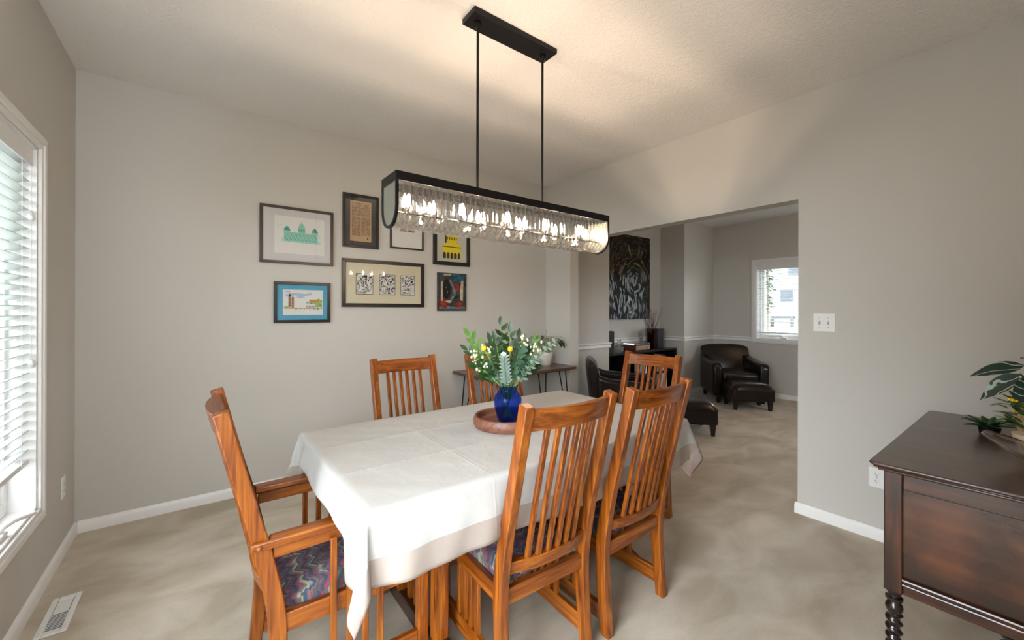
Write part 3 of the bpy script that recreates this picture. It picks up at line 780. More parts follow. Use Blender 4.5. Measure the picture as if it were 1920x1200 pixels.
SPRAYS = [
    ('leafy_branch', 'dark green spray standing tallest in the middle of the bouquet', 'foliage', G1, -.035, .285, .03, 'ruscus'),
    ('leafy_branch', 'dark green spray tall, just right of the bouquet centre', 'foliage', G1, .010, .255, -.02, 'ruscus'),
    ('leafy_branch', 'dark green spray reaching out lowest at the bouquet left edge', 'foliage', G1, -.200, .165, .02, 'ruscus'),
    ('leafy_branch', 'dark green spray drooping low left over the far chair', 'foliage', G1, -.110, .040, -.04, 'ruscus'),
    ('leafy_branch', 'dark green spray left of centre behind the yellow flowers', 'foliage', G1, -.085, .200, .06, 'ruscus'),
    ('leafy_branch', 'dark green spray right of centre below the berries', 'foliage', G1, .085, .180, .03, 'ruscus'),
    ('leafy_branch', 'dark green spray leaning low right toward the wall table', 'foliage', G1, .125, .075, .02, 'ruscus'),
    ('leafy_branch', 'bright green spray at the upper left tip of the bouquet', 'foliage', G1, -.185, .235, .0, 'fresh'),
    ('leafy_branch', 'bright green spray right, between the berries and silver eucalyptus', 'foliage', G1, .120, .205, .05, 'fresh'),
    ('eucalyptus_stem', 'silver eucalyptus standing upright in front of the bouquet', 'foliage', G2, -.018, .150, -.085, 'baby'),
    ('eucalyptus_stem', 'silver eucalyptus slanting far out to the right of the bouquet', 'foliage', G2, .215, .215, -.075, 'baby'),
    ('eucalyptus_stem', 'silver eucalyptus short, behind the left berries', 'foliage', G2, -.070, .130, .02, 'baby'),
    ('eucalyptus_stem', 'round leaved eucalyptus right of the upright silver stem', 'foliage', G3, .060, .195, -.03, 'dollar'),
    ('eucalyptus_stem', 'round leaved eucalyptus low on the left of the bouquet', 'foliage', G3, -.120, .105, -.02, 'dollar'),
    ('eucalyptus_stem', 'round leaved eucalyptus at mid height on the right of the bouquet', 'foliage', G3, .115, .120, -.01, 'dollar'),
    ('eucalyptus_stem', 'round leaved eucalyptus in the heart of the bouquet', 'foliage', G3, -.010, .170, .05, 'dollar'),
    ('berry_sprig', 'cream berries at the far left of the bouquet', 'berry sprig', G4, -.160, .140, -.02, 'berry'),
    ('berry_sprig', 'cream berries beside the left yellow flower', 'berry sprig', G4, -.115, .190, .01, 'berry'),
    ('berry_sprig', 'cream berries upper right of the bouquet centre', 'berry sprig', G4, .075, .220, .02, 'berry'),
    ('berry_sprig', 'cream berries at the right edge near the potted plant', 'berry sprig', G4, .150, .185, .0, 'berry'),
    ('leafy_branch', 'dark green spray at the lower left, in front of the round leaves', 'foliage', G1, -.150, .095, -.05, 'ruscus'),
    ('leafy_branch', 'dark green spray fanning up behind the right berries', 'foliage', G1, .050, .225, .06, 'ruscus'),
    ('leafy_branch', 'dark green spray between the tall centre spray and left yellow flower', 'foliage', G1, -.060, .215, -.03, 'ruscus'),
    ('berry_sprig', 'cream berries low on the left, hanging by the chair post', 'berry sprig', G4, -.140, .095, -.05, 'berry'),
    ('yellow_flower', 'round yellow flower on the left of the bouquet', 'flower', G5, -.116, .180, -.03, 'ball'),
    ('yellow_flower', 'round yellow flower in the middle of the bouquet', 'flower', G5, .012, .180, -.06, 'ball'),
    ('orange_flower', 'small orange bloom inside the bouquet, left of the upright eucalyptus', 'flower', 'orange blooms in the blue vase', -.050, .120, .03, 'bloom'),
    ('orange_flower', 'small orange bloom inside the bouquet, right of the upright eucalyptus', 'flower', 'orange blooms in the blue vase', .014, .125, .02, 'bloom'),
]
for (nm, lb, ct, g, a, h, dp, kd) in SPRAYS: stem(nm, lb, ct, g, a, h, dp, kd, rn)

# ------------------------------------------------------------------ chandelier
CX0, CX1, CYc, CW = .612, 1.924, 1.667, .168
ch = empty('chandelier', (1.2575, CYc, H), label='long black linear chandelier of curved crystal bars over the table', cat='chandelier')
def cl(x): return x - 1.2575
y0, y1 = -CW / 2, CW / 2
zt, zb = 1.890 - H, 1.853 - H
MB().box(cl(.997), cl(1.519), -.058, .058, -.026, 0).build('ceiling_canopy', M_BLACKM, ch, bevel=.002)
for x in (1.05, 1.465):
    MB().tube([(cl(x), 0, -.026), (cl(x), 0, zt - .004)], .0065, 12).build('hanging_rod', M_BLACKM, ch)
    MB().lathe([(.016, 0), (.016, -.008), (.009, -.030), (.0065, -.034)], (cl(x), 0, -.026), 16).build('rod_collar', M_BLACKM, ch)
mb = MB().box(cl(CX0), cl(CX1), y0, y0 + .004, zb, zt).box(cl(CX0), cl(CX1), y1 - .004, y1, zb, zt).box(cl(CX0), cl(CX0) + .004, y0 + .004, y1 - .004, zb, zt).box(cl(CX1) - .004, cl(CX1), y0 + .004, y1 - .004, zb, zt)
mb.build('top_band', M_BLACKM, ch, bevel=.001)
mb = MB()
for x in (1.05, 1.465): mb.box(cl(x) - .012, cl(x) + .012, y0 + .004, y1 - .004, zt - .010, zt - .004)
mb.build('cross_bar', M_BLACKM, ch)
ub = 1.668 - H; ru = CW / 2
def u_path(rad, top, n=14):
    zc = ub + ru
    pts = [(-rad, top)] + [(-rad * math.cos(math.pi * i / n), zc - rad * math.sin(math.pi * i / n)) for i in range(n + 1)] + [(rad, top)]
    return pts
M_STEEL = mat('brushed_end_plate', (.55, .58, .52), .22, .9)
for x, s in ((CX0, 1), (CX1, -1)):
    o_, i_ = u_path(ru, zb), u_path(ru - .010, zb); n = len(o_); xa, xb = sorted((cl(x), cl(x) + s * .012))
    vs = [(xx, *p) for xx in (xa, xb) for p in o_ + i_]
    fs = []
    for k in range(n - 1):
        fs += [(k, k + 1, n + k + 1, n + k), (2 * n + k, 3 * n + k, 3 * n + k + 1, 2 * n + k + 1), (k, 2 * n + k, 2 * n + k + 1, k + 1), (n + k, n + k + 1, 3 * n + k + 1, 3 * n + k)]
    fs += [(0, n, 3 * n, 2 * n), (n - 1, 3 * n - 1, 4 * n - 1, 2 * n - 1)]
    e = MB().add(vs, fs).build('end_frame', M_BLACKM, ch, smooth=40)
    MB().prism([p for p in u_path(ru - .010, zb)], 'x', xa + .004, xb - .004).build('end_plate', M_STEEL, e, smooth=40)
NB = 44; sp_ = (CX1 - CX0 - .030) / NB
def u_bar():
    out, inn = u_path(ru - .001, zb + .018, 22), u_path(ru - .0145, zb + .018, 22); n = len(out); hw = sp_ * .44
    vs = []
    for i in range(n):
        (a, b), (c, d) = out[i], inn[i]; mx_, mz_ = (a + c) / 2, (b + d) / 2
        vs += [(-hw * .35, a, b), (hw * .35, a, b), (hw, mx_, mz_), (hw * .7, c, d), (-hw * .7, c, d), (-hw, mx_, mz_)]
    fs = [(i * 6 + j, i * 6 + (j + 1) % 6, (i + 1) * 6 + (j + 1) % 6, (i + 1) * 6 + j) for i in range(n - 1) for j in range(6)]
    fs += [(5, 4, 3, 2, 1, 0), tuple((n - 1) * 6 + j for j in range(6))]
    return MB().add(vs, fs)
g0 = u_bar().build('crystal_bar', M_CRYSTAL, ch, smooth=25); g0.location.x = cl(CX0 + .015 + sp_ / 2)
for k in range(1, NB):
    c = g0.copy(); COL.objects.link(c); c.parent = ch; c.location.x = cl(CX0 + .015 + sp_ * (k + .5))
MB().tube([(cl(CX0) + .012, 0, 1.742 - H), (cl(CX1) - .012, 0, 1.742 - H)], .0045, 8).build('lamp_rail', M_BLACKM, ch)
M_BULB = mat('warm_bulb', (1, .8, .5), .4, emit=((1, .77, .56), 560))
for k in range(10):
    x = cl(.685 + .1295 * k); yb_ = .030 * (1 if k % 2 else -1)
    sk = MB().lathe([(.010, 1.738 - H), (.010, 1.760 - H), (.007, 1.764 - H)], (x, yb_, 0), 14).tube([(x, 0, 1.742 - H), (x, yb_, 1.742 - H)], .004, 8).build('bulb_socket', M_BLACKM, ch)
    MB().lathe([(.006, 1.763 - H), (.009, 1.768 - H), (.0115, 1.778 - H), (.010, 1.790 - H), (.005, 1.804 - H), (.001, 1.814 - H)], (x, yb_, 0), 14).build('light_bulb', M_BULB, sk, smooth=80)

# ------------------------------------------------------------------ pictures on the back wall
def flat(name, rects_polys, mats_, parent, w, h, yb, order=.00012):
    """polys in 0..1 coordinates on a sheet w x h centred at the parent, facing -y"""
    mb = MB()
    for k, (pl, mi) in enumerate(rects_polys):
        vs = [((u - .5) * w, yb - k * order, (v - .5) * h) for u, v in pl]
        mb.add(vs, [tuple(range(len(vs)))], mi)
    return mb.build(name, mats_, parent, smooth=0)
def rc(u0, u1, v0, v1): return [(u0, v0), (u1, v0), (u1, v1), (u0, v1)]
def picture(label, x0, x1, z0, z1, fw, fmat, mmat, art_box, art, artmats, depth=.022, cat='framed picture', group=None):
    w, h = x1 - x0, z1 - z0
    root = empty('framed_picture', ((x0 + x1) / 2, YB, (z0 + z1) / 2), label=label, cat=cat, group='framed pictures on the back wall')
    mb = MB(); a, b = w / 2, h / 2
    mb.prism([(-a, -b), (a, -b), (a - fw, -b + fw), (-a + fw, -b + fw)], 'y', -depth, -.001).prism([(-a, b), (-a + fw, b - fw), (a - fw, b - fw), (a, b)], 'y', -depth, -.001)
    mb.prism([(-a, -b), (-a + fw, -b + fw), (-a + fw, b - fw), (-a, b)], 'y', -depth, -.001).prism([(a, -b), (a, b), (a - fw, b - fw), (a - fw, -b + fw)], 'y', -depth, -.001)
    mb.build('picture_frame', fmat, root, bevel=.002)
    iw, ih = w - 2 * fw, h - 2 * fw
    MB().box(-iw / 2, iw / 2, -.010, -.003, -ih / 2, ih / 2).build('mount_board', mmat, root)
    u0, u1, v0, v1 = art_box
    aw, ah = (u1 - u0) * iw, (v1 - v0) * ih
    if art is not None:
        o = flat('print', art, artmats, root, aw, ah, -.0104, min(.00012, .004 / max(1, len(art))))
        o.location = (((u0 + u1) / 2 - .5) * iw, 0, ((v0 + v1) / 2 - .5) * ih)
    MB().box(-iw / 2, iw / 2, -.0168, -.0158, -ih / 2, ih / 2).build('picture_glass', M_PICGLASS, root, smooth=0)
    return root
C = lambda n, r, g, b: mat(n, lin(r, g, b), .8, spec=.2)
K_W, K_OFF, K_CR = C('paper_white', 236, 236, 232), C('mat_pale_grey', 216, 216, 216), C('mat_cream', 226, 218, 190)
K_T, K_TD, K_TL = C('ink_teal', 150, 212, 194), C('ink_teal_dark', 84, 166, 144), C('ink_teal_light', 196, 228, 218)
K_B = C('ink_black', 22, 22, 22); K_BL = C('mat_sky_blue', 84, 170, 206); K_Y = C('ink_yellow', 246, 222, 14)
K_TAN, K_BR, K_RD, K_GB = C('paper_tan', 198, 168, 132), C('ink_brown', 88, 60, 44), C('ink_red', 176, 86, 54), C('ink_greyblue', 90, 96, 100)
K_SKY, K_STONE, K_GRN, K_GRL, K_OCH = C('wash_sky', 170, 200, 222), C('wash_stone', 176, 140, 112), C('wash_green', 84, 140, 62), C('wash_light_green', 160, 196, 110), C('wash_ochre', 214, 150, 90)
K_PALE = C('wash_pale', 226, 226, 218)
rp_ = random.Random(5)
# teal building print
art = [(rc(0, 1, 0, 1), 0)]
def add(pl, i): art.append((pl, i))
add([(.13, .32), (.90, .30), (.95, .36), (.90, .40), (.14, .42)], 3)
for u0, u1, v0, v1 in ((.20, .84, .34, .55), (.18, .30, .33, .62), (.74, .86, .33, .62), (.46, .60, .40, .66), (.28, .46, .36, .58), (.60, .76, .36, .58)): add(rc(u0, u1, v0, v1), 1)
add([(.17, .62), (.31, .62), (.28, .70), (.24, .74), (.20, .70)], 2); add([(.73, .62), (.87, .62), (.84, .70), (.80, .75), (.76, .70)], 2)
add([(.455, .66), (.605, .66), (.595, .74), (.565, .82), (.54, .85), (.53, .92), (.52, .85), (.495, .82), (.465, .74)], 1)
add([(.46, .655), (.60, .655), (.60, .672), (.46, .672)], 2)
for r_ in range(3):
    for c in range(26):
        u = .195 + c * .0255; v = .37 + r_ * .062
        add(rc(u, u + .010, v, v + .030), 2 if (c + r_) % 3 else 3)
for c in range(6): add(rc(.472 + c * .021, .480 + c * .021, .60, .65), 2)
for k in range(14):
    u = .25 + rp_.random() * .45; add([(u, .30 + rp_.random() * .03), (u + .06, .31), (u + .03, .335)], 1)
for k in range(4): add([(.02 + k * .03, .72 + k * .008), (.08 + k * .03, .725 + k * .01), (.05 + k * .03, .735 + k * .008)], 1)
for k in range(5): add([(.80 + k * .01, .56 - k * .03), (.95, .56 - k * .03), (.88, .575 - k * .03)], 3)
picture('dark framed print of a teal domed building, upper left of the wall group', .318, .821, 1.670, 2.098, .020, M_FRAMEBR, K_OFF, (.16, .90, .15, .87), art, [K_W, K_T, K_TD, K_TL])
# blue mount watercolour
art = [(rc(0, 1, 0, 1), 0)]
add([(.05, .80), (.25, .88), (.55, .84), (.72, .90), (.70, .80), (.45, .72), (.30, .78), (.10, .70)], 1)
add([(.30, .70), (.45, .66), (.55, .70), (.42, .76)], 1); add([(.02, .92), (.20, .97), (.16, .88)], 1)
add(rc(.13, .20, .30, .72), 2); add(rc(.205, .27, .28, .68), 2); add([(.13, .72), (.20, .72), (.165, .86)], 5); add([(.205, .68), (.27, .68), (.24, .76)], 2)
for v in (.36, .46, .56, .64): add(rc(.155, .175, v, v + .05), 5); add(rc(.225, .245, v - .02, v + .02), 5)
add(rc(.03, .14, .27, .36), 4); add([(.58, .30), (.98, .32), (.97, .60), (.88, .66), (.80, .60), (.70, .62), (.62, .50)], 4)
for k in range(16):
    u, v = .56 + rp_.random() * .38, .30 + rp_.random() * .26; add([(u, v), (u + .05, v + .01), (u + .03, v + .06)], 3)
add(rc(.66, .90, .50, .62), 6)
for c in range(6): add(rc(.675 + c * .037, .690 + c * .037, .52, .58), 2)
add(rc(.56, .80, .26, .44), 7); add([(.55, .44), (.68, .44), (.62, .54)], 1)
for c in range(7): add(rc(.58 + c * .030, .592 + c * .03, .29, .37), 5)
for k in range(14):
    u = .30 + rp_.random() * .60; add([(u, .20), (u + .007, .20), (u + .005, .28), (u + .001, .28)], 5)
add([(.03, .25), (.98, .25), (.98, .262), (.03, .268)], 2)
picture('black framed watercolour with bright blue mount, lower left of the wall group', .408, .799, 1.224, 1.535, .022, M_FRAMEB, K_BL, (.11, .91, .14, .86), art, [K_W, K_SKY, K_STONE, K_GRN, K_GRL, K_B, K_OCH, K_PALE])
# tan printed sheet
art = [(rc(0, 1, 0, 1), 0)]
for r_ in range(30):
    v = .955 - r_ * .0275
    if .62 < v < .635: continue
    for c in range(17):
        u = .09 + c * .049
        if 12 < r_ and c in (3, 4, 8, 9, 13) and c % 4 == 0: continue
        if rp_.random() < .84:
            wv, hv = .018 + rp_.random() * .022, .010 + rp_.random() * .010
            q = 1 if rp_.random() < .55 else rp_.choice((2, 3, 4))
            add(rc(u, u + wv, v - hv, v), q)
add(rc(.40, .62, .82, .84), 3); add([(.78, .06), (.86, .05), (.84, .09), (.80, .10)], 1)
picture('black framed tan sheet of small patterned rows, top centre of the wall group', .893, 1.186, 1.838, 2.280, .020, M_FRAMEB, mat('mount_black', (.016, .015, .018), .5), (.155, .835, .085, .915), art, [K_TAN, K_B, K_BR, K_RD, K_GB])
# small white one behind the chandelier
art = [(rc(0, 1, 0, 1), 0)]
for i, u in enumerate((.27, .52)):
    for j, v in enumerate((.46, .62)):
        add(rc(u, u + .22, v, v + .13), 1 + (i + j) % 2); add([(u, v + .03), (u + .22, v + .05), (u + .22, v + .09), (u + .10, v + .11), (u, v + .08)], 3)
picture('thin black frame with tiny brown images on white, hanging behind the chandelier', 1.287, 1.597, 1.863, 2.20, .013, M_FRAMEB, K_W, (.0, 1, .0, 1), art, [K_W, K_STONE, C('wash_olive', 128, 122, 92), C('wash_brown', 120, 100, 78)])
def stroke(u, v, ang, L, w_, cv=0., n=5, asp=1.0):
    top, bot = [], []
    for i in range(n + 1):
        t = i / n - .5; a_ = ang + cv * t; q_ = w_ * (1 - (2 * t) ** 2) ** .5 * .5 + .0006
        x_ = u + L * t * math.cos(ang + cv * t * .5); y_ = v + L * t * math.sin(ang + cv * t * .5) * asp
        top.append((x_ - q_ * math.sin(a_), y_ + q_ * math.cos(a_) * asp)); bot.append((x_ + q_ * math.sin(a_), y_ - q_ * math.cos(a_) * asp))
    return [(max(0, min(1, a)), max(0, min(1, b))) for a, b in top + bot[::-1]]
# three ink prints
art = [(rc(0, 1, 0, 1), 0)]
for i, (u0, u1) in enumerate(((.13, .335), (.43, .63), (.715, .905))):
    add(rc(u0 - .006, u1 + .006, .222, .742), 1); add(rc(u0, u1, .235, .730), 2)
    qi = random.Random(40 + i); w_, h_ = u1 - u0, .495
    for k in range(150):
        u, v = qi.random(), qi.random()
        flow = (1.2 + 1.4 * math.sin(3.2 * u + i * 2) + 1.1 * math.cos(4 * v - i), 2.2 - 2.0 * v + .8 * math.sin(5 * u), 1.9 + 1.5 * math.sin(4 * v + 2 * u))[i]
        big = (v > .45 and k % 3 == 0) if i == 0 else (abs(u - .6) < .3 and v > .4 and k % 3 == 0) if i == 2 else k % 4 == 0
        pl = stroke(.5 + (u - .5) * .94, .5 + (v - .5) * .94, flow, qi.uniform(.10, .26), .055 if big else qi.uniform(.012, .026), qi.uniform(-1.2, 1.2), 5, .75)
        add([(u0 + a * w_, .235 + b * h_) for a, b in pl], 1)
picture('wide black frame holding three black and white ink prints side by side', .887, 1.603, 1.348, 1.745, .030, M_FRAMEB, K_CR, (.0, 1, .0, 1), art, [K_CR, K_B, K_W])
# yellow building
art = [(rc(0, 1, 0, 1), 0)]
add(rc(.12, .88, .04, .94), 0)
for (pl, i) in (([(.16, .14), (.84, .14), (.84, .34), (.16, .34)], 1), (rc(.16, .84, .06, .16), 2),
                ([(.10, .34), (.90, .34), (.74, .44), (.50, .54), (.26, .44)], 1), ([(.14, .335), (.86, .335), (.86, .355), (.14, .355)], 2),
                (rc(.26, .74, .50, .62), 1), (rc(.24, .30, .44, .70), 2), ([(.28, .62), (.72, .62), (.68, .80), (.58, .92), (.42, .92), (.32, .80)], 1)): add(pl, i)
for c in range(5): add([(.17 + c * .138, .04), (.27 + c * .138, .04), (.27 + c * .138, .17), (.245 + c * .138, .20), (.195 + c * .138, .20), (.17 + c * .138, .17)], 2); add(rc(.275 + c * .138, .303 + c * .138, .04, .22), 1)
for c in range(5): add(rc(.31 + c * .085, .345 + c * .085, .53, .60), 2); add(rc(.33 + c * .075, .355 + c * .075, .66, .76), 2)
for k in range(22):
    u, v = .28 + rp_.random() * .42, .42 + rp_.random() * .44; add([(u, v), (u + .04, v + .004), (u + .035, v + .012)], 2)
picture('black framed yellow and black building print, just right below the chandelier', 1.696, 2.090, 1.749, 2.22, .036, M_FRAMEB, C('mat_light_grey', 205, 204, 190), (.06, .94, .04, .96), art, [C('paper_light_grey', 205, 204, 190), K_Y, K_B])
# small unframed painting
pt = empty('small_painting', (1.894, YB, 1.497), label='small unframed dark canvas with red and blue patches, right of the three prints', cat='painting')
M_DK = mat('paint_dark', (.030, .032, .034), .35, var=(18, .9), bump=(60, .4, .003))
MB().box(-.155, .155, -.024, -.001, -.180, .180).build('canvas', M_DK, pt, bevel=.003)
PR, PBl, PCr, PG, PBk = mat('paint_red', lin(120, 34, 24), .35, var=(30, .6)), mat('paint_blue', lin(28, 84, 108), .35, var=(30, .5)), mat('paint_cream', lin(176, 160, 130), .4, var=(30, .3)), mat('paint_grey', lin(96, 110, 112), .35, var=(30, .5)), mat('paint_black', lin(12, 10, 12), .3)
art = []
for pl, i in (([(.05, .05), (.95, .05), (.93, .12), (.60, .10), (.06, .14)], 3), ([(.04, .10), (.30, .08), (.34, .24), (.20, .34), (.05, .30)], 0), ([(.55, .08), (.85, .10), (.84, .24), (.62, .22)], 0),
              ([(.10, .26), (.17, .25), (.16, .78), (.11, .76)], 2), ([(.76, .28), (.87, .26), (.88, .80), (.80, .84), (.77, .60)], 2), ([(.50, .80), (.70, .92), (.95, .96), (.86, .82), (.72, .74)], 1), ([(.48, .92), (.80, .94), (.78, .98), (.50, .98)], 1),
              ([(.20, .92), (.46, .93), (.44, .98), (.18, .97)], 2), ([(.36, .82), (.46, .80), (.60, .64), (.62, .44), (.50, .28), (.42, .30), (.52, .46), (.48, .62), (.36, .74)], 3),
              ([(.22, .80), (.36, .82), (.44, .66), (.42, .42), (.32, .30), (.20, .34), (.16, .60)], 4), ([(.52, .70), (.72, .76), (.74, .56), (.62, .50)], 0), ([(.26, .62), (.30, .64), (.29, .58)], 3), ([(.30, .52), (.35, .53), (.33, .46)], 3), ([(.22, .24), (.40, .20), (.48, .26), (.34, .28)], 2), ([(.50, .30), (.70, .36), (.74, .44), (.60, .38)], 4)):
    art.append((pl, i))
flat('painted_patches', art, [PR, PBl, PCr, PG, PBk], pt, .31, .36, -.0244, .0001)

# big painting in the far room ------------------------------------
def m_bigpaint():
    mt, n, l, b = nt('dark_abstract_paint')
    tc = n.new('ShaderNodeTexCoord')
    t = n.new('ShaderNodeTexNoise'); t.inputs['Scale'].default_value = 5.0; t.inputs['Detail'].default_value = 8; t.inputs['Distortion'].default_value = 1.5; l.new(tc.outputs['Object'], t.inputs['Vector'])
    rp = n.new('ShaderNodeValToRGB'); e = rp.color_ramp.elements
    e[0].position = .30; e[0].color = (.010, .007, .004, 1); e[1].position = .78; e[1].color = (.090, .050, .014, 1)
    k = e.new(.48); k.color = (.016, .013, .010, 1); k = e.new(.60); k.color = (.042, .024, .009, 1)
    l.new(t.outputs['Fac'], rp.inputs['Fac'])
    sp = n.new('ShaderNodeSeparateXYZ'); l.new(tc.outputs['Object'], sp.inputs[0])
    mr = n.new('ShaderNodeMapRange'); mr.inputs['From Min'].default_value = .25; mr.inputs['From Max'].default_value = -.55; l.new(sp.outputs['Z'], mr.inputs['Value'])
    mx = n.new('ShaderNodeMix'); mx.data_type = 'RGBA'; l.new(mr.outputs[0], mx.inputs['Factor']); l.new(rp.outputs['Color'], mx.inputs['A'])
    rp2 = n.new('ShaderNodeValToRGB'); rp2.color_ramp.elements[0].position = .35; rp2.color_ramp.elements[0].color = (.012, .014, .014, 1); rp2.color_ramp.elements[1].position = .7; rp2.color_ramp.elements[1].color = (.055, .062, .058, 1)
    l.new(t.outputs['Fac'], rp2.inputs['Fac']); l.new(rp2.outputs['Color'], mx.inputs['B']); l.new(mx.outputs['Result'], b.inputs['Base Color'])
    b.inputs['Roughness'].default_value = .75; b.inputs['Specular IOR Level'].default_value = .15
    return mt
bp_ = empty('large_painting', (5.19, RY, 1.83), label='large dark unframed abstract painting in the far room recess', cat='painting')
MB().box(-.50, .50, -.035, -.001, -.64, .64).build('canvas', m_bigpaint(), bp_, bevel=.003)
OC, OC2, OR_, GY, DKP = mat('stroke_ochre', (.085, .055, .018), .4, var=(14, .6)), mat('stroke_gold', (.19, .125, .035), .4, var=(14, .5)), mat('stroke_rust', (.070, .030, .011), .4, var=(14, .6)), mat('stroke_grey', (.024, .027, .022), .4, var=(10, .5)), mat('stroke_black', (.006, .005, .006), .4)
def blob(cu, cv, ru, rv, n=14, j=.25, a0=0, a1=6.283, seed=0):
    q = random.Random(seed); return [(cu + ru * math.cos(a0 + (a1 - a0) * i / n) * (1 - q.random() * j), cv + rv * math.sin(a0 + (a1 - a0) * i / n) * (1 - q.random() * j)) for i in range(n)]
def arc(cu, cv, ru, rv, th, a0, a1, n=16):
    o_ = [(cu + ru * math.cos(a0 + (a1 - a0) * i / n), cv + rv * math.sin(a0 + (a1 - a0) * i / n)) for i in range(n + 1)]
    i_ = [(cu + (ru - th) * math.cos(a0 + (a1 - a0) * i / n), cv + (rv - th * .7) * math.sin(a0 + (a1 - a0) * i / n)) for i in range(n, -1, -1)]
    return o_ + i_
art = []
qp = random.Random(77)
for k in range(260):
    u, v = qp.random(), qp.random()
    if v > .72: c, wd = (2, .022) if qp.random() < .5 else (4, .04)
    elif v > .40:
        d_ = math.hypot((u - .60) / .34, (v - .52) / .20)
        c, wd = ((0 if qp.random() < .6 else 1), .020) if .75 < d_ < 1.15 and u > .3 else ((4, .05) if d_ < .75 else (2, .025))
        if c == 1 and u < .55: c = 0
    else: c, wd = (3, .03) if qp.random() < .45 else (4, .035)
    ang = math.atan2(v - .45, u - .58) + 1.57 + qp.uniform(-.5, .5) if v > .3 else 1.57 + qp.uniform(-.4, .4)
    art.append((stroke(u, v, ang, qp.uniform(.05, .16), wd * qp.uniform(.4, 1), qp.uniform(-.8, .8), 5, .8), c))
art += [(stroke(.46, .82, 1.9, .16, .035, -.6, 6, .8), 1), (stroke(.50, .77, 2.1, .12, .03, -.6, 6, .8), 0), (stroke(.70, .82, 1.4, .14, .04, .6, 6, .8), 1), (stroke(.77, .79, 1.0, .12, .03, .6, 6, .8), 1), (stroke(.66, .66, -.3, .22, .03, -.5, 6, .8), 1), (stroke(.84, .55, -1.0, .24, .035, -.5, 6, .8), 0),
        (stroke(.34, .64, .5, .18, .02, -2.4, 8, .8), 0), (stroke(.075, .55, 1.57, .8, .02, 0, 6, .8), 2), (stroke(.56, .46, 1.7, .07, .03, 0, 6, .8), 0), (stroke(.49, .08, .4, .08, .035, 0, 6, .8), 2)]
flat('paint_strokes', art, [OC, OC2, OR_, GY, DKP], bp_, 1.0, 1.28, -.0353, .00002)

# ------------------------------------------------------------------ side table with pot plant
st = empty('side_table', (2.50, 3.21, 0), label='narrow brown wooden table with black hairpin legs against the back wall', cat='side table')
pl = [(-.600, .245)] + [(-.600 + 1.2 * i / 12, -.245 + .010 * math.sin(i * 1.7)) for i in range(13)] + [(.600, .245)]
MB().prism(pl, 'z', .712, .740).build('table_top', brownwood('x'), st, bevel=.004)
for sx in (-1, 1):
    for sy in (-1, 1):
        x, y = sx * .50, sy * .17
        MB().tube([(x - sx * .09, y, .706), (x + sx * .045, y + sy * .03, .008), (x + sx * .052, y + sy * .032, .006), (x + sx * .02, y - sy * .02, .706)], .006, 8).build('hairpin_leg', M_BLACKM, st)
MB().box(-.54, .54, -.20, -.19, .700, .712).box(-.54, .54, .19, .20, .700, .712).build('apron_bar', M_BLACKM, st)
PP = Vector((2.905, 3.235, .740))
pp = empty('potted_plant', PP, label='white potted plant with dark leaves and pale flowers on the side table', cat='potted plant')
MB().lathe([(.052, 0), (.058, .004), (.072, .120), (.075, .132), (.070, .134), (.066, .120), (.001, .112)], (0, 0, 0), 32).build('plant_pot', mat('white_ceramic', (.72, .68, .62), .4), pp, smooth=50)
mb, fl, stm = MB(), MB(), MB(); q = random.Random(4)
for i in range(26):
    a_ = q.uniform(0, 6.283); tl = q.uniform(.1, .9)
    b0 = Vector((.03 * math.cos(a_), .03 * math.sin(a_), .13)); b1_ = b0 + Vector((math.cos(a_) * .07 * (1 + tl), math.sin(a_) * .07 * (1 + tl), .05 + .14 * (1 - tl * .6)))
    if b1_.x + PP.x > XR - .09: b1_.x = XR - .09 - PP.x
    stm.tube([b0, b1_], .0018, 5)
    dx_ = Vector((math.cos(a_), math.sin(a_), .1 - .4 * tl))
    if b1_.x + PP.x + dx_.x * .11 > XR - .01: dx_.x = -.1
    if b1_.y + PP.y + dx_.y * .11 > YB - .01: dx_.y = -.2
    mb.leaf(b1_, dx_, (0, 0, 1), q.uniform(.075, .105), q.uniform(.028, .040), curl=.3, blunt=.8)
for i in range(12):
    p = Vector((q.uniform(-.05, .09), q.uniform(-.08, .06), q.uniform(.22, .30)))
    for k in range(5):
        a_ = 6.283 * k / 5; fl.leaf(p, (math.cos(a_), math.sin(a_), .35), (0, 0, 1), .030, .020, blunt=.8)
    stm.tube([(0, 0, .12), p], .0015, 5)
stm.tube([(-.02, -.02, .2), (-.015, -.02, .375)], .0018, 5)
for k in range(6): fl.leaf((-.015, -.02, .375), (math.cos(k), math.sin(k), .2), (0, 0, 1), .035, .014, blunt=.8)
stm.build('stems', M_STEM, pp); mb.build('leaves', M_LEAFD, pp, smooth=60); fl.build('flowers', mat('pale_green_bract', (.36, .40, .11), .6), pp, smooth=60)

# ------------------------------------------------------------------ sideboard
SX, SY, SZ = 1.870, .343, .81
sb = empty('sideboard', (2.43, .11, 0), label='dark walnut sideboard with barley twist legs in the right foreground', cat='sideboard')
bx0, bx1, by0, by1 = SX - 2.43, 2.99 - 2.43, -.13 - .11, SY - .11
ctop, cbot = SZ - .030, .372
mb = MB().prism([(bx0 - .035, by0 - .01), (bx1 + .035, by0 - .01), (bx1 + .035, by1 + .020), (bx1 + .020, by1 + .035), (bx0 - .020, by1 + .035), (bx0 - .035, by1 + .020)], 'z', SZ - .012, SZ)
mb.build('top_board', wood('sideboard_top', 'y', (.030, .017, .013, 1), (.060, .034, .026, 1), (.090, .052, .040, 1), .34, .5, .4, .2), sb, bevel=.005, seg=3)
MB().box(bx0 - .024, bx1 + .024, by0 - .005, by1 + .024, SZ - .020, SZ - .012).box(bx0 - .014, bx1 + .014, by0, by1 + .014, SZ - .030, SZ - .020).build('top_moulding', walnut('y'), sb, bevel=.004, seg=3)
st_w = .047
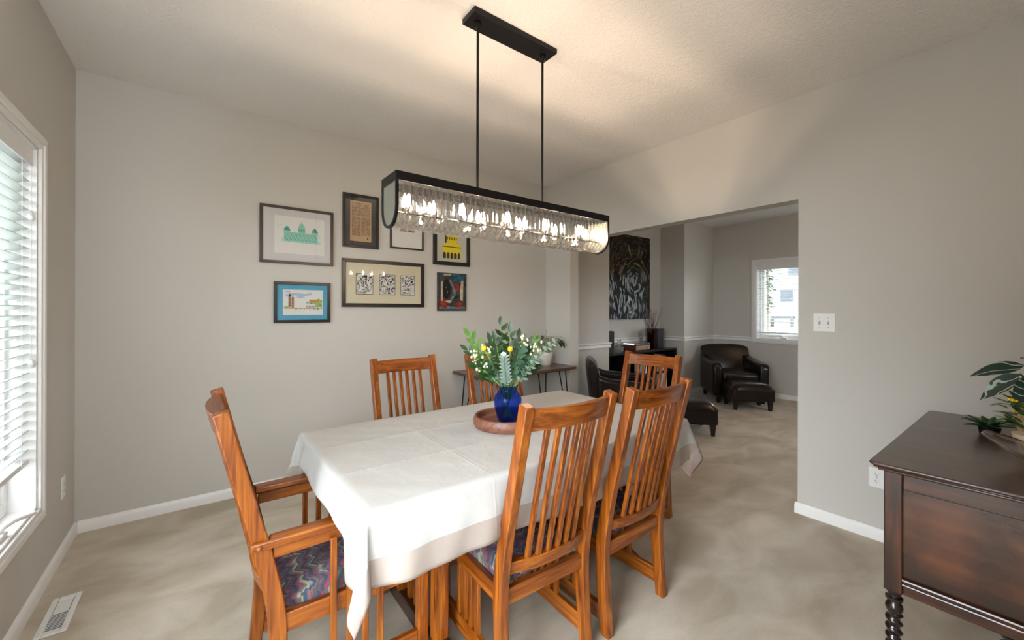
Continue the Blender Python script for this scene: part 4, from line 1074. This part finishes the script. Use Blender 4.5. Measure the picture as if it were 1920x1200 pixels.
for (x, y) in ((bx0, by1), (bx1 - st_w, by1), (bx0, by0 + st_w), (bx1 - st_w, by0 + st_w)):
    MB().box(x, x + st_w, y - st_w, y, cbot, ctop).build('corner_post', walnut('z'), sb, bevel=.003)
for x0_, x1_ in ((bx0 + .006, bx0 + .030), (bx1 - .030, bx1 - .006)):
    MB().box(x0_, x1_, by0 + st_w, by1 - st_w, ctop - .055, ctop).build('end_rail', walnut('y'), sb, bevel=.003)
    MB().box(x0_, x1_, by0 + st_w, by1 - st_w, cbot, cbot + .050).build('end_rail', walnut('y'), sb, bevel=.003)
    MB().box(x0_ + .008, x1_ - .008, by0 + st_w, by1 - st_w, cbot + .050, ctop - .055).build('end_panel', wood('burl_panel', 'y', (.022, .006, .003, 1), (.085, .024, .009, 1), (.155, .047, .016, 1), .27, .16, .3, .6), sb)
MB().tube([(bx0 + .004, by0 + st_w, cbot + .050), (bx0 + .004, by1 - st_w, cbot + .050)], .006, 8).tube([(bx0 + .006, by0 + st_w, cbot + .034), (bx0 + .006, by1 - st_w, cbot + .034)], .005, 8).build('end_bead', walnut('y'), sb)
MB().box(bx0 + st_w, bx1 - st_w, by1 - .030, by1 - .008, ctop - .05, ctop).box(bx0 + st_w, bx1 - st_w, by1 - .030, by1 - .008, cbot, cbot + .05).build('front_rail', walnut('x'), sb, bevel=.003)
for k in range(2):
    a = bx0 + st_w + k * (bx1 - bx0 - 2 * st_w) / 2; b = a + (bx1 - bx0 - 2 * st_w) / 2
    d = MB().box(a + .004, b - .004, by1 - .028, by1 - .004, cbot + .052, ctop - .052).build('cabinet_door', walnut('x'), sb, bevel=.003)
    MB().ball(((b - .04) if k == 0 else (a + .04), by1 + .010, .59), .012, 12).build('door_knob', M_BLACKM, d)
MB().box(bx0 + st_w, bx1 - st_w, by0 + .006, by0 + .018, cbot, ctop).box(bx0 + .03, bx1 - .03, by0 + .018, by1 - .03, cbot, cbot + .012).build('carcass', walnut('x'), sb)
def twist_leg(x, y):
    n, k = 20, 90; vs = []; r0 = .0195
    for i in range(k + 1):
        z = cbot * (1 - i / k)
        t = cbot - z
        if t < .012: r_, am = .021, 0
        elif t < .022: r_, am = .016, 0
        elif t < .034: r_, am = .0235, 0
        elif t < .040: r_, am = .017, 0
        elif t < .080: r_, am = .017 + .007 * math.sin(math.pi * (t - .040) / .040), 0
        elif t < .30: r_, am = .0195, .0042
        elif t < .31: r_, am = .023, 0
        elif t < .345: r_, am = .015 + .009 * math.sin(math.pi * (t - .31) / .035), 0
        else: r_, am = .016, 0
        for j in range(n):
            ph_ = 2 * math.pi * j / n; rr = r_ + am * math.cos(ph_ - t * 2 * math.pi / .030)
            vs.append((x + rr * math.cos(ph_), y + rr * math.sin(ph_), z))
    fs = [(i * n + (j + 1) % n, i * n + j, (i + 1) * n + j, (i + 1) * n + (j + 1) % n) for i in range(k) for j in range(n)] + [tuple(range(n)), tuple(range(k * n, (k + 1) * n))[::-1]]
    MB().add(vs, fs).build('twisted_leg', mat('dark_turned_wood', (.012, .006, .005), .22, coat=.4), sb, smooth=60)
for x in (bx0 + .0235, bx1 - .0235):
    for y in (by1 - .0235, by0 + st_w * .5 + .170): twist_leg(x, y)

# things on the sideboard
pb = empty('potted_plant', (2.52, -.02, SZ), label='potted plant with long dark white veined leaves on the sideboard', cat='potted plant')
M_BASK = mat('woven_basket', (.42, .29, .15), .8, bump=(120, .8, .004), var=(60, .25))
MB().lathe([(.075, 0), (.085, .004), (.10, .10), (.105, .17), (.098, .17), (.094, .12), (.001, .12)], (0, 0, 0), 32).build('basket_pot', M_BASK, pb, smooth=50)
def m_vein():
    mt, n, l, b = nt('white_veined_leaf')
    tc = n.new('ShaderNodeTexCoord'); wv = n.new('ShaderNodeTexWave'); wv.inputs['Scale'].default_value = 22; wv.inputs['Distortion'].default_value = 2.5; l.new(tc.outputs['Object'], wv.inputs['Vector'])
    rp = n.new('ShaderNodeValToRGB'); rp.color_ramp.elements[0].position = .94; rp.color_ramp.elements[0].color = (.007, .022, .014, 1); rp.color_ramp.elements[1].position = .99; rp.color_ramp.elements[1].color = (.30, .36, .30, 1)
    l.new(wv.outputs['Fac'], rp.inputs['Fac']); l.new(rp.outputs['Color'], b.inputs['Base Color']); b.inputs['Roughness'].default_value = .5; b.inputs['Specular IOR Level'].default_value = .3
    return mt
MV = m_vein(); mb = MB(); s1 = MB()
LV = [(-.06, .075, .315, -.30, 1.0, -.28), (-.10, .085, .285, -.25, .75, -.75), (-.12, .05, .285, -.6, .25, -.55), (.04, .03, .33, .6, .3, .1), (.0, -.03, .34, .1, -.6, .4), (-.05, -.02, .30, -.8, -.5, .1), (.07, -.05, .30, .7, -.5, .2)]
for (x, y, z, dx, dy, dz) in LV:
    s1.tube([(0, 0, .12), (x * .5, y * .5, z * .8), (x, y, z)], .003, 6)
    mb.leaf((x, y, z), (dx, dy, dz), (-.9, -.2, .8), .145, .056, curl=.22, fold=.25, n=8, blunt=.75)
s1.build('stems', mat('brown_stem', (.10, .07, .03), .6), pb); mb.build('leaves', MV, pb, smooth=60)
MB().tube([(-.10, .04, .16), (-.135, .06, .19), (-.14, .07, .215), (-.12, .07, .24), (-.10, .07, .26)], .006, 8).build('rope_handle', M_BASK, pb)

pc = empty('small_plant', (2.34, .035, SZ), label='small leafy green plant with yellow buds beside the glass bowl', cat='potted plant')
MB().lathe([(.035, 0), (.045, .07), (.048, .08), (.043, .08), (.001, .07)], (0, 0, 0), 24).build('plant_pot', mat('cream_ceramic', (.62, .50, .34), .5), pc, smooth=50)
mb, fl = MB(), MB(); q = random.Random(8)
for i in range(60):
    a_ = q.uniform(0, 6.283); el = q.uniform(-.2, 1.2); r_ = q.uniform(.02, .065)
    p = Vector((math.cos(a_) * r_, math.sin(a_) * r_, .09 + q.uniform(0, .11)))
    mb.leaf(p, (math.cos(a_), math.sin(a_), el), (0, 0, 1), q.uniform(.035, .055), q.uniform(.020, .028), blunt=.8)
    if i % 4 == 0: fl.ball(p + Vector((math.cos(a_), math.sin(a_), .3)) * .02, .0055, 8)
mb.build('leaves', mat('mid_green_leaf', (.045, .12, .018), .4, var=(25, .4)), pc, smooth=60); fl.build('buds', M_YEL, pc)
sc_ = empty('succulent', (2.62, .150, SZ), label='low dark spiky succulent on the sideboard, behind the glass bowl', cat='plant')
MB().lathe([(.028, 0), (.034, .035), (.001, .033)], (0, 0, 0), 20).build('plant_pot', M_BLACKM, sc_, smooth=50)
mb = MB()
for i in range(16):
    a_ = i * 2.4; mb.leaf((math.cos(a_) * .012, math.sin(a_) * .012, .036), (math.cos(a_), math.sin(a_), .1 + .06 * i), (0, 0, 1), .085 - .002 * i, .024, curl=.1, fold=.3, blunt=.8)
mb.build('leaves', M_LEAFD, sc_, smooth=60, solid=.003)
# free form glass bowl
vs, fs = [], []; nr, na = 10, 48
for i in range(nr + 1):
    t = i / nr
    for j in range(na):
        a_ = 6.283185 * j / na
        lobes = 1 + .20 * t ** 2 * math.cos(3 * (a_ - 1.45)) + .05 * t * math.cos(5 * a_)
        r_ = (.035 + .135 * t ** .75) * lobes
        vs.append((r_ * math.cos(a_), r_ * math.sin(a_), .002 + .062 * t ** 1.7 + .022 * t ** 2 * math.cos(3 * (a_ - 1.45))))
for i in range(nr):
    for j in range(na): fs.append((i * na + j, i * na + (j + 1) % na, (i + 1) * na + (j + 1) % na, (i + 1) * na + j))
fs.append(tuple(range(na))[::-1])
bw = MB().add(vs, fs).build('glass_bowl', m_glass('smoky_glass', (.95, .95, .98), .30, 1.5), smooth=180, loc=(2.17, -.065, SZ + .006), solid=.010)
tag(bw, 'free form clear glass bowl with pointed lips on the sideboard edge', 'bowl')

# ------------------------------------------------------------------ far room: leather seats
M_LEG = mat('black_wood_leg', (.010, .008, .007), .35)
def rbox(name, mt, parent, c, s, bev=.04, seg=4, rot=None):
    M_ = Matrix.Translation(c) @ (rot or Matrix.Identity(4))
    return MB().box(-s[0] / 2, s[0] / 2, -s[1] / 2, s[1] / 2, -s[2] / 2, s[2] / 2, M=M_).build(name, mt, parent, bevel=bev, seg=seg, smooth=60)
def taper_leg(parent, x, y, h, a=.026, b=.018):
    MB().add([(x + sx * b, y + sy * b, 0) for sx, sy in ((-1, -1), (1, -1), (1, 1), (-1, 1))] + [(x + sx * a, y + sy * a, h) for sx, sy in ((-1, -1), (1, -1), (1, 1), (-1, 1))],
             [(3, 2, 1, 0), (4, 5, 6, 7)] + [(i, (i + 1) % 4, 4 + (i + 1) % 4, 4 + i) for i in range(4)]).build('leg', M_LEG, parent)
def ottoman(label, loc, rz):
    """local +y = long side direction across, x = depth"""
    root = empty('ottoman', loc, rz, label=label, cat='ottoman', group='dark leather ottomans')
    rbox('base', M_LEATHER, root, (0, 0, .205), (.52, .43, .17), .02, 3)
    # domed cushion
    vs = []; nx, ny = 14, 12
    for j in range(ny + 1):
        for i in range(nx + 1):
            u, v = i / nx * 2 - 1, j / ny * 2 - 1; f = max(0, (1 - abs(u) ** 4) * (1 - abs(v) ** 4))
            vs.append((u * .265, v * .22, .275 + .085 * f ** .45))
    fs = [(j * (nx + 1) + i, j * (nx + 1) + i + 1, (j + 1) * (nx + 1) + i + 1, (j + 1) * (nx + 1) + i) for j in range(ny) for i in range(nx)]
    MB().add(vs, fs).build('cushion', M_LEATHER, root, smooth=80)
    for sx in (-1, 1):
        for sy in (-1, 1): taper_leg(root, sx * .215, sy * .17, .122)
    return root
def leather_chair(label, loc, rz):
    """faces local +y"""
    root = empty('leather_armchair', loc, rz, label=label, cat='armchair', group='dark leather club armchairs')
    rbox('base', M_LEATHER, root, (0, -.02, .22), (.62, .62, .20), .02, 3)
    rbox('seat_cushion', M_LEATHER, root, (0, .035, .365), (.50, .58, .13), .045, 4)
    mb = MB()
    # curved back: prism profile in yz, slightly barrelled
    pr = [(-.38, .12), (-.41, .40), (-.445, .70), (-.443, .765), (-.420, .795), (-.395, .790), (-.355, .740), (-.300, .52), (-.255, .40), (-.25, .12)]
    vs = []; k = 12
    for i in range(k + 1):
        u = i / k * 2 - 1; sh = 1 - .03 * abs(u) ** 6
        for y, z in pr: vs.append((u * .345, y + .045 * u * u, .12 + (z - .12) * (1 - .06 * abs(u) ** 4)))
    n = len(pr); fs = [(i * n + j, i * n + (j + 1) % n, (i + 1) * n + (j + 1) % n, (i + 1) * n + j) for i in range(k) for j in range(n)] + [tuple(range(n))[::-1], tuple(range(k * n, (k + 1) * n))]
    mb.add(vs, fs).build('backrest', M_LEATHER, root, bevel=.02, seg=3, smooth=60)
    for s in (-1, 1):
        pr2 = [(-.30, .10), (.325, .10), (.340, .48), (.330, .535), (.29, .565), (.10, .575), (-.20, .600), (-.33, .64)]
        a, b = sorted((s * .245, s * .375))
        MB().prism(pr2, 'x', a, b).build('armrest', M_LEATHER, root, bevel=.035, seg=5, smooth=60)
    for sx in (-1, 1):
        for sy in (-.30, .30): taper_leg(root, sx * .30, sy, .11)
    return root
leather_chair('dark leather armchair in the far corner beside the window wall', (6.345, 2.875, 0), R(134))
ottoman('dark leather ottoman in front of the corner armchair under the window', (5.93, 2.49, 0), R(134))
leather_chair('dark leather armchair seen from its side behind the wall stub', (3.765, 2.86, 0), R(-137))
ottoman('dark leather ottoman nearest the dining table, behind the oak chairs', (4.32, 2.41, 0), R(-137))

lm = empty('added_lamp', (5.0, 1.1, H), label='round frosted lamp out of view, added to warm the far room', cat='added lamp')  # invented, unseen fixture giving the far room warm fill light
MB().lathe([(.001, 0), (.15, 0), (.155, -.012), (.14, -.025), (.001, -.026)], (0, 0, 0), 32).build('lamp_base', M_WHITE, lm, smooth=40)
MB().lathe([(.135, -.026), (.130, -.060), (.095, -.090), (.04, -.105), (.001, -.107)], (0, 0, 0), 32).build('lamp_glass', mat('added_lamp_glow', (.9, .85, .75), .5, emit=((1, .60, .32), 26)), lm, smooth=60)

# ------------------------------------------------------------------ far room: media shelf in the recess
sh = empty('media_shelf', (5.14, 3.73, 0), label='long low black shelf unit standing in the recess under the painting', cat='shelf unit')
sx0, sx1, sy0, sy1 = 4.245 - 5.14, 6.00 - 5.14, -.155, .150
MB().box(sx0, sx1, sy0, sy1, .700, .730).build('shelf_top', M_BLACKW, sh, bevel=.002)
MB().box(sx0, sx1, sy0, sy1, .0, .06).build('plinth', M_BLACKW, sh)
for x in (sx0, sx0 + .55, sx0 + 1.12, sx1 - .025): MB().box(x, x + .025, sy0, sy1, .06, .70).build('upright', M_BLACKW, sh)
MB().box(sx0 + .025, sx1 - .025, sy0 + .01, sy1, .37, .39).build('shelf_board', M_BLACKW, sh)
MB().box(sx0 + .025, sx1 - .025, sy1 - .008, sy1 - .001, .06, .70).build('back_panel', M_BLACKW, sh)
q = random.Random(21)
bc = [('white', (.75, .74, .72)), ('red', (.22, .04, .03)), ('grey', (.20, .20, .21)), ('cream', (.55, .50, .40)), ('navy', (.03, .04, .09)), ('brown', (.12, .07, .04))]
def book(x, z, th, hh, dp, cname, col, where):
    o = MB().box(0, th, -dp / 2, dp / 2, 0, hh).build('book', mat('book_' + cname, col, .6), loc=(x, 3.665 + dp / 2 - .05, z), bevel=.001)
    return tag(o, where, 'book', 'books and binders in the black shelf')
x = 5.50
for i, (th, c) in enumerate(((.026, 2), (.030, 3), (.020, 5), (.026, 0), (.030, 2), (.042, 0), (.022, 1), (.03, 4))):
    nm, co = bc[c]
    book(x, .39, th, .25 - .02 * (i % 3), .19, nm, co, '%s spined book on the upper shelf at the right, position %s in its row' % (nm, ('first', 'second', 'third', 'fourth', 'fifth', 'sixth', 'seventh', 'eighth')[i])); x += th + .003
x = 5.60
for i in range(3): book(x, .06, .060, .29, .22, 'white', bc[0][1], 'tall white binder on the lower shelf, %s of three' % ('leftmost', 'middle', 'rightmost')[i]); x += .066
book(5.22, .39, .045, .22, .19, 'white', bc[0][1], 'single white binder in the middle bay of the upper shelf')
for i in range(4):
    o = MB().box(-.11, .11, -.08, .08, 0, .016).build('magazine', mat('paper_cover_%s' % 'abcd'[i], [(.6, .6, .58), (.3, .32, .3), (.55, .5, .42), (.65, .65, .66)][i], .5), loc=(5.35, 3.68, .06 + i * .017), bevel=.001)
    tag(o, 'flat magazine in the stack on the lower shelf, %s of the pile' % ('bottom', 'second from bottom', 'third from bottom', 'top')[i], 'magazine', 'stack of magazines')
def speaker(label, x, y, w_, d_, h_, rz):
    root = empty('speaker', (x, y, .73), rz, label=label, cat='speaker')
    MB().box(-w_ / 2, w_ / 2, -d_ / 2 + .008, d_ / 2, 0, h_).build('cabinet', mat('dark_cherry', (.055, .010, .008), .3), root, bevel=.003)
    MB().box(-w_ / 2 + .004, w_ / 2 - .004, -d_ / 2 - .008, -d_ / 2 + .008, .004, h_ - .004).build('speaker_grille', mat('black_cloth', (.008, .009, .012), .8), root, bevel=.004)
    return root
speaker('black shelf speaker at the left end of the black unit', 4.395, 3.69, .15, .20, .31, 0)
speaker('black and cherry shelf speaker at the right end of the black unit', 5.675, 3.755, .15, .19, .31, 0)
dc = MB().lathe([(.001, .004), (.055, .004), (.064, .015), (.066, .060), (.055, .085), (.022, .105), (.018, .13), (.022, .15), (.030, .165), (.030, .172), (.019, .168), (.014, .13), (.018, .105), (.05, .08), (.06, .058), (.058, .018), (.001, .012)], (0, 0, 0), 24).build('glass_decanter', M_CLEAR, loc=(4.72, 3.70, .730), smooth=60)
tag(dc, 'clear glass decanter on the shelf between speaker and record player', 'decanter')
rpl = empty('record_player', (5.12, 3.705, .73), 0, label='reddish wooden record player with a clear lid on the shelf', cat='record player')
MB().box(-.175, .175, -.12, .12, .008, .085).build('player_body', mat('cherry_wood', (.11, .028, .014), .25, var=(8, .3, (1, 8, 8))), rpl, bevel=.003)
MB().box(-.165, .168, -.124, -.120, .018, .078).build('front_panel', mat('pale_veneer', (.33, .19, .12), .35), rpl)
MB().ball((.08, -.126, .045), .010, 12).build('control_knob', M_BLACKM, rpl)
MB().box(-.172, .172, -.117, .117, .087, .118).build('dust_lid', m_pane('acrylic_lid', (.85, .88, .92), .18), rpl, bevel=.003)
for sx_ in (-1, 1):
    for sy_ in (-1, 1): MB().lathe([(.012, 0), (.012, .008)], (sx_ * .15, sy_ * .10, 0), 12).build('foot', M_BLACKM, rpl)
tv = MB().lathe([(.001, .0), (.042, .0), (.046, .01), (.048, .15), (.058, .30), (.055, .30), (.045, .15), (.042, .012), (.001, .010)], (0, 0, 0), 24).build('twig_vase', m_glass('smoked_bronze_glass', (.45, .34, .28), .4), loc=(5.48, 3.70, .731), smooth=60)
tag(tv, 'tall bronze tinted glass vase of dry twigs beside the right speaker', 'vase')
tw = empty('dried_twigs', (5.48, 3.70, .745), label='spray of dry bare twigs standing in the tall bronze vase', cat='dried twigs', )
q = random.Random(2); 
for i in range(26):
    a_ = q.uniform(-1.0, 1.0) if i > 7 else q.uniform(-1.3, -.5); L_ = q.uniform(.50, .66)
    sx_ = .38 * a_ * L_; sy_ = q.uniform(-.12, .04)
    P = [Vector((sx_ * t ** 1.5 * 1.3 + (0 if t == 0 else q.uniform(-.006, .006)), sy_ * t, L_ * t)) for t in (0, .2, .38, .55, .7, .85, 1)]
    P = [Vector((max(-.035, min(.035, p.x)), max(-.035, min(.035, p.y)), p.z)) if p.z < .28 else p for p in P]
    mb = MB().tube(P, [.0024, .0022, .002, .0018, .0015, .0012, .0008], 5)
    for k in (3, 4, 5):
        mb.tube([P[k], P[k] + Vector((q.uniform(-.035, .035), q.uniform(-.02, .02), q.uniform(.02, .06)))], .0010, 4)
        if i < 9: mb.ball(P[k] + Vector((q.uniform(-.02, .02), 0, q.uniform(0, .03))), .006, 6)
    mb.build('twig', mat('dry_twig', (.10, .060, .035), .8), tw)

# ------------------------------------------------------------------ outside
def ground(X): return -.12 + (X - 7.2) * .0385
gm = mat('lawn_grass', (.032, .045, .010), .9, var=(3, .3))
g = MB().add([(7.12, -30, ground(7.2)), (60, -30, ground(60)), (60, 50, ground(60)), (7.12, 50, ground(7.2))], [(0, 1, 2, 3)]).build('lawn', gm, smooth=0); tag(g, kind='structure')
g = MB().add([(-.78, -30, -.12), (-.78, 40, -.12), (-30, 40, -.12), (-30, -30, -.12)], [(0, 1, 2, 3)]).build('side_yard', mat('yard_gravel', (.15, .15, .14), .9, var=(5, .3)), smooth=0); tag(g, kind='structure')
fn = empty('picket_fence', (24, 9, ground(24)), label='white picket fence across the lawn outside the far window', cat='fence')
p0 = MB().prism([(-.032, 0), (.032, 0), (.032, .80), (0, .90), (-.032, .80)], 'x', -.01, .01).build('picket', mat('fence_white', (.16, .16, .16), .7), fn)
NP = 60
for k in range(NP):
    c = p0 if k == 0 else p0.copy()
    if k: COL.objects.link(c); c.parent = fn
    c.location = (0, (k - NP / 2) * .135, .02)
MB().box(.012, .04, -4.1, 4.1, .20, .27).box(.012, .04, -4.1, 4.1, .62, .69).build('fence_rail', mat('fence_white', (.16, .16, .16), .7), fn)
hb = empty('neighbour_house', (42, 14, ground(42)), label='large white house beyond the fence, seen through the far window', cat='house')
mb = MB().box(0, 8, -12, 8, 0, 8)
mb.build('house_wall', mat('white_siding', (.12, .12, .12), .8, bump=(8, .1, .01)), hb)
MB().prism([(-.6, 8), (8.6, 8), (4, 11)], 'y', -12.6, 8.6).build('roof', mat('roof_grey', (.08, .08, .085), .9), hb)
for (yy, zz, ww, hh_) in ((-.45, 3.3, 1.3, .9), (-2.3, 3.3, 1.6, .9), (-2.4, .9, 1.6, 1.3), (.3, .9, 1.0, 1.1), (2.6, 3.2, 1.2, 1.2), (-5.0, 3.2, 1.5, 1.3)):
    f = MB().box(-.06, 0, yy - ww / 2 - .08, yy + ww / 2 + .08, zz - .08, zz + hh_ + .08).build('house_window', mat('window_trim_out', (.12, .12, .13), .6), hb)
    MB().box(-.08, -.06, yy - ww / 2, yy + ww / 2, zz, zz + hh_).build('window_pane', mat('dark_pane', (.008, .012, .022), .5), f)
ct = empty('conifer_tree', (20, 7.55, ground(20)), label='slim green conifer on the lawn outside the far window', cat='tree')
MB().tube([(0, 0, 0), (0, 0, 3.9)], [.06, .01], 8).build('trunk', mat('bark', (.07, .05, .03), .9), ct)
mb = MB(); q = random.Random(6)
for i in range(420):
    t = q.random() ** .8; z = .7 + t * 3.2; r_ = .48 * (1 - t * .8) * (.6 + .4 * math.sin(z * 11)); a_ = q.uniform(0, 6.283); rr = r_ * q.uniform(.2, 1)
    mb.leaf((rr * math.cos(a_), rr * math.sin(a_), z), (math.cos(a_), math.sin(a_), q.uniform(-.5, .2)), (0, 0, 1), .22, .09, n=3)
mb.build('foliage', mat('conifer_green', (.009, .018, .006), .8), ct, smooth=60)
bn = empty('garden_bench', (23.0, 8.05, ground(23)), label='low grey garden bench in front of the white picket fence', cat='bench')
MB().box(-.2, .2, -.5, .5, .24, .28).build('bench_seat', mat('bench_grey', (.030, .033, .035), .7), bn)
MB().box(.17, .20, -.5, .5, .42, .56).build('bench_back', mat('bench_grey', (.030, .033, .035), .7), bn)
for y in (-.46, .42): MB().box(-.18, .20, y, y + .04, 0, .54).build('bench_leg', mat('bench_grey', (.030, .033, .035), .7), bn)
hs = empty('house_next_door', (-16, 10, -.12), label='grey sided house next door, glimpsed through the left blind', cat='house')
MB().box(-6, 0, -10, 10, 0, 5.5).build('house_wall', mat('grey_siding', (.022, .025, .028), .8), hs)
for yy in (-3, 1.5, 5.5):
    f = MB().box(0, .05, yy - .7, yy + .7, 1.0, 2.5).build('house_window', mat('window_trim_out', (.12, .12, .13), .6), hs)
    MB().box(.05, .06, yy - .6, yy + .6, 1.1, 2.4).build('window_pane', mat('dark_pane', (.008, .012, .022), .5), f)
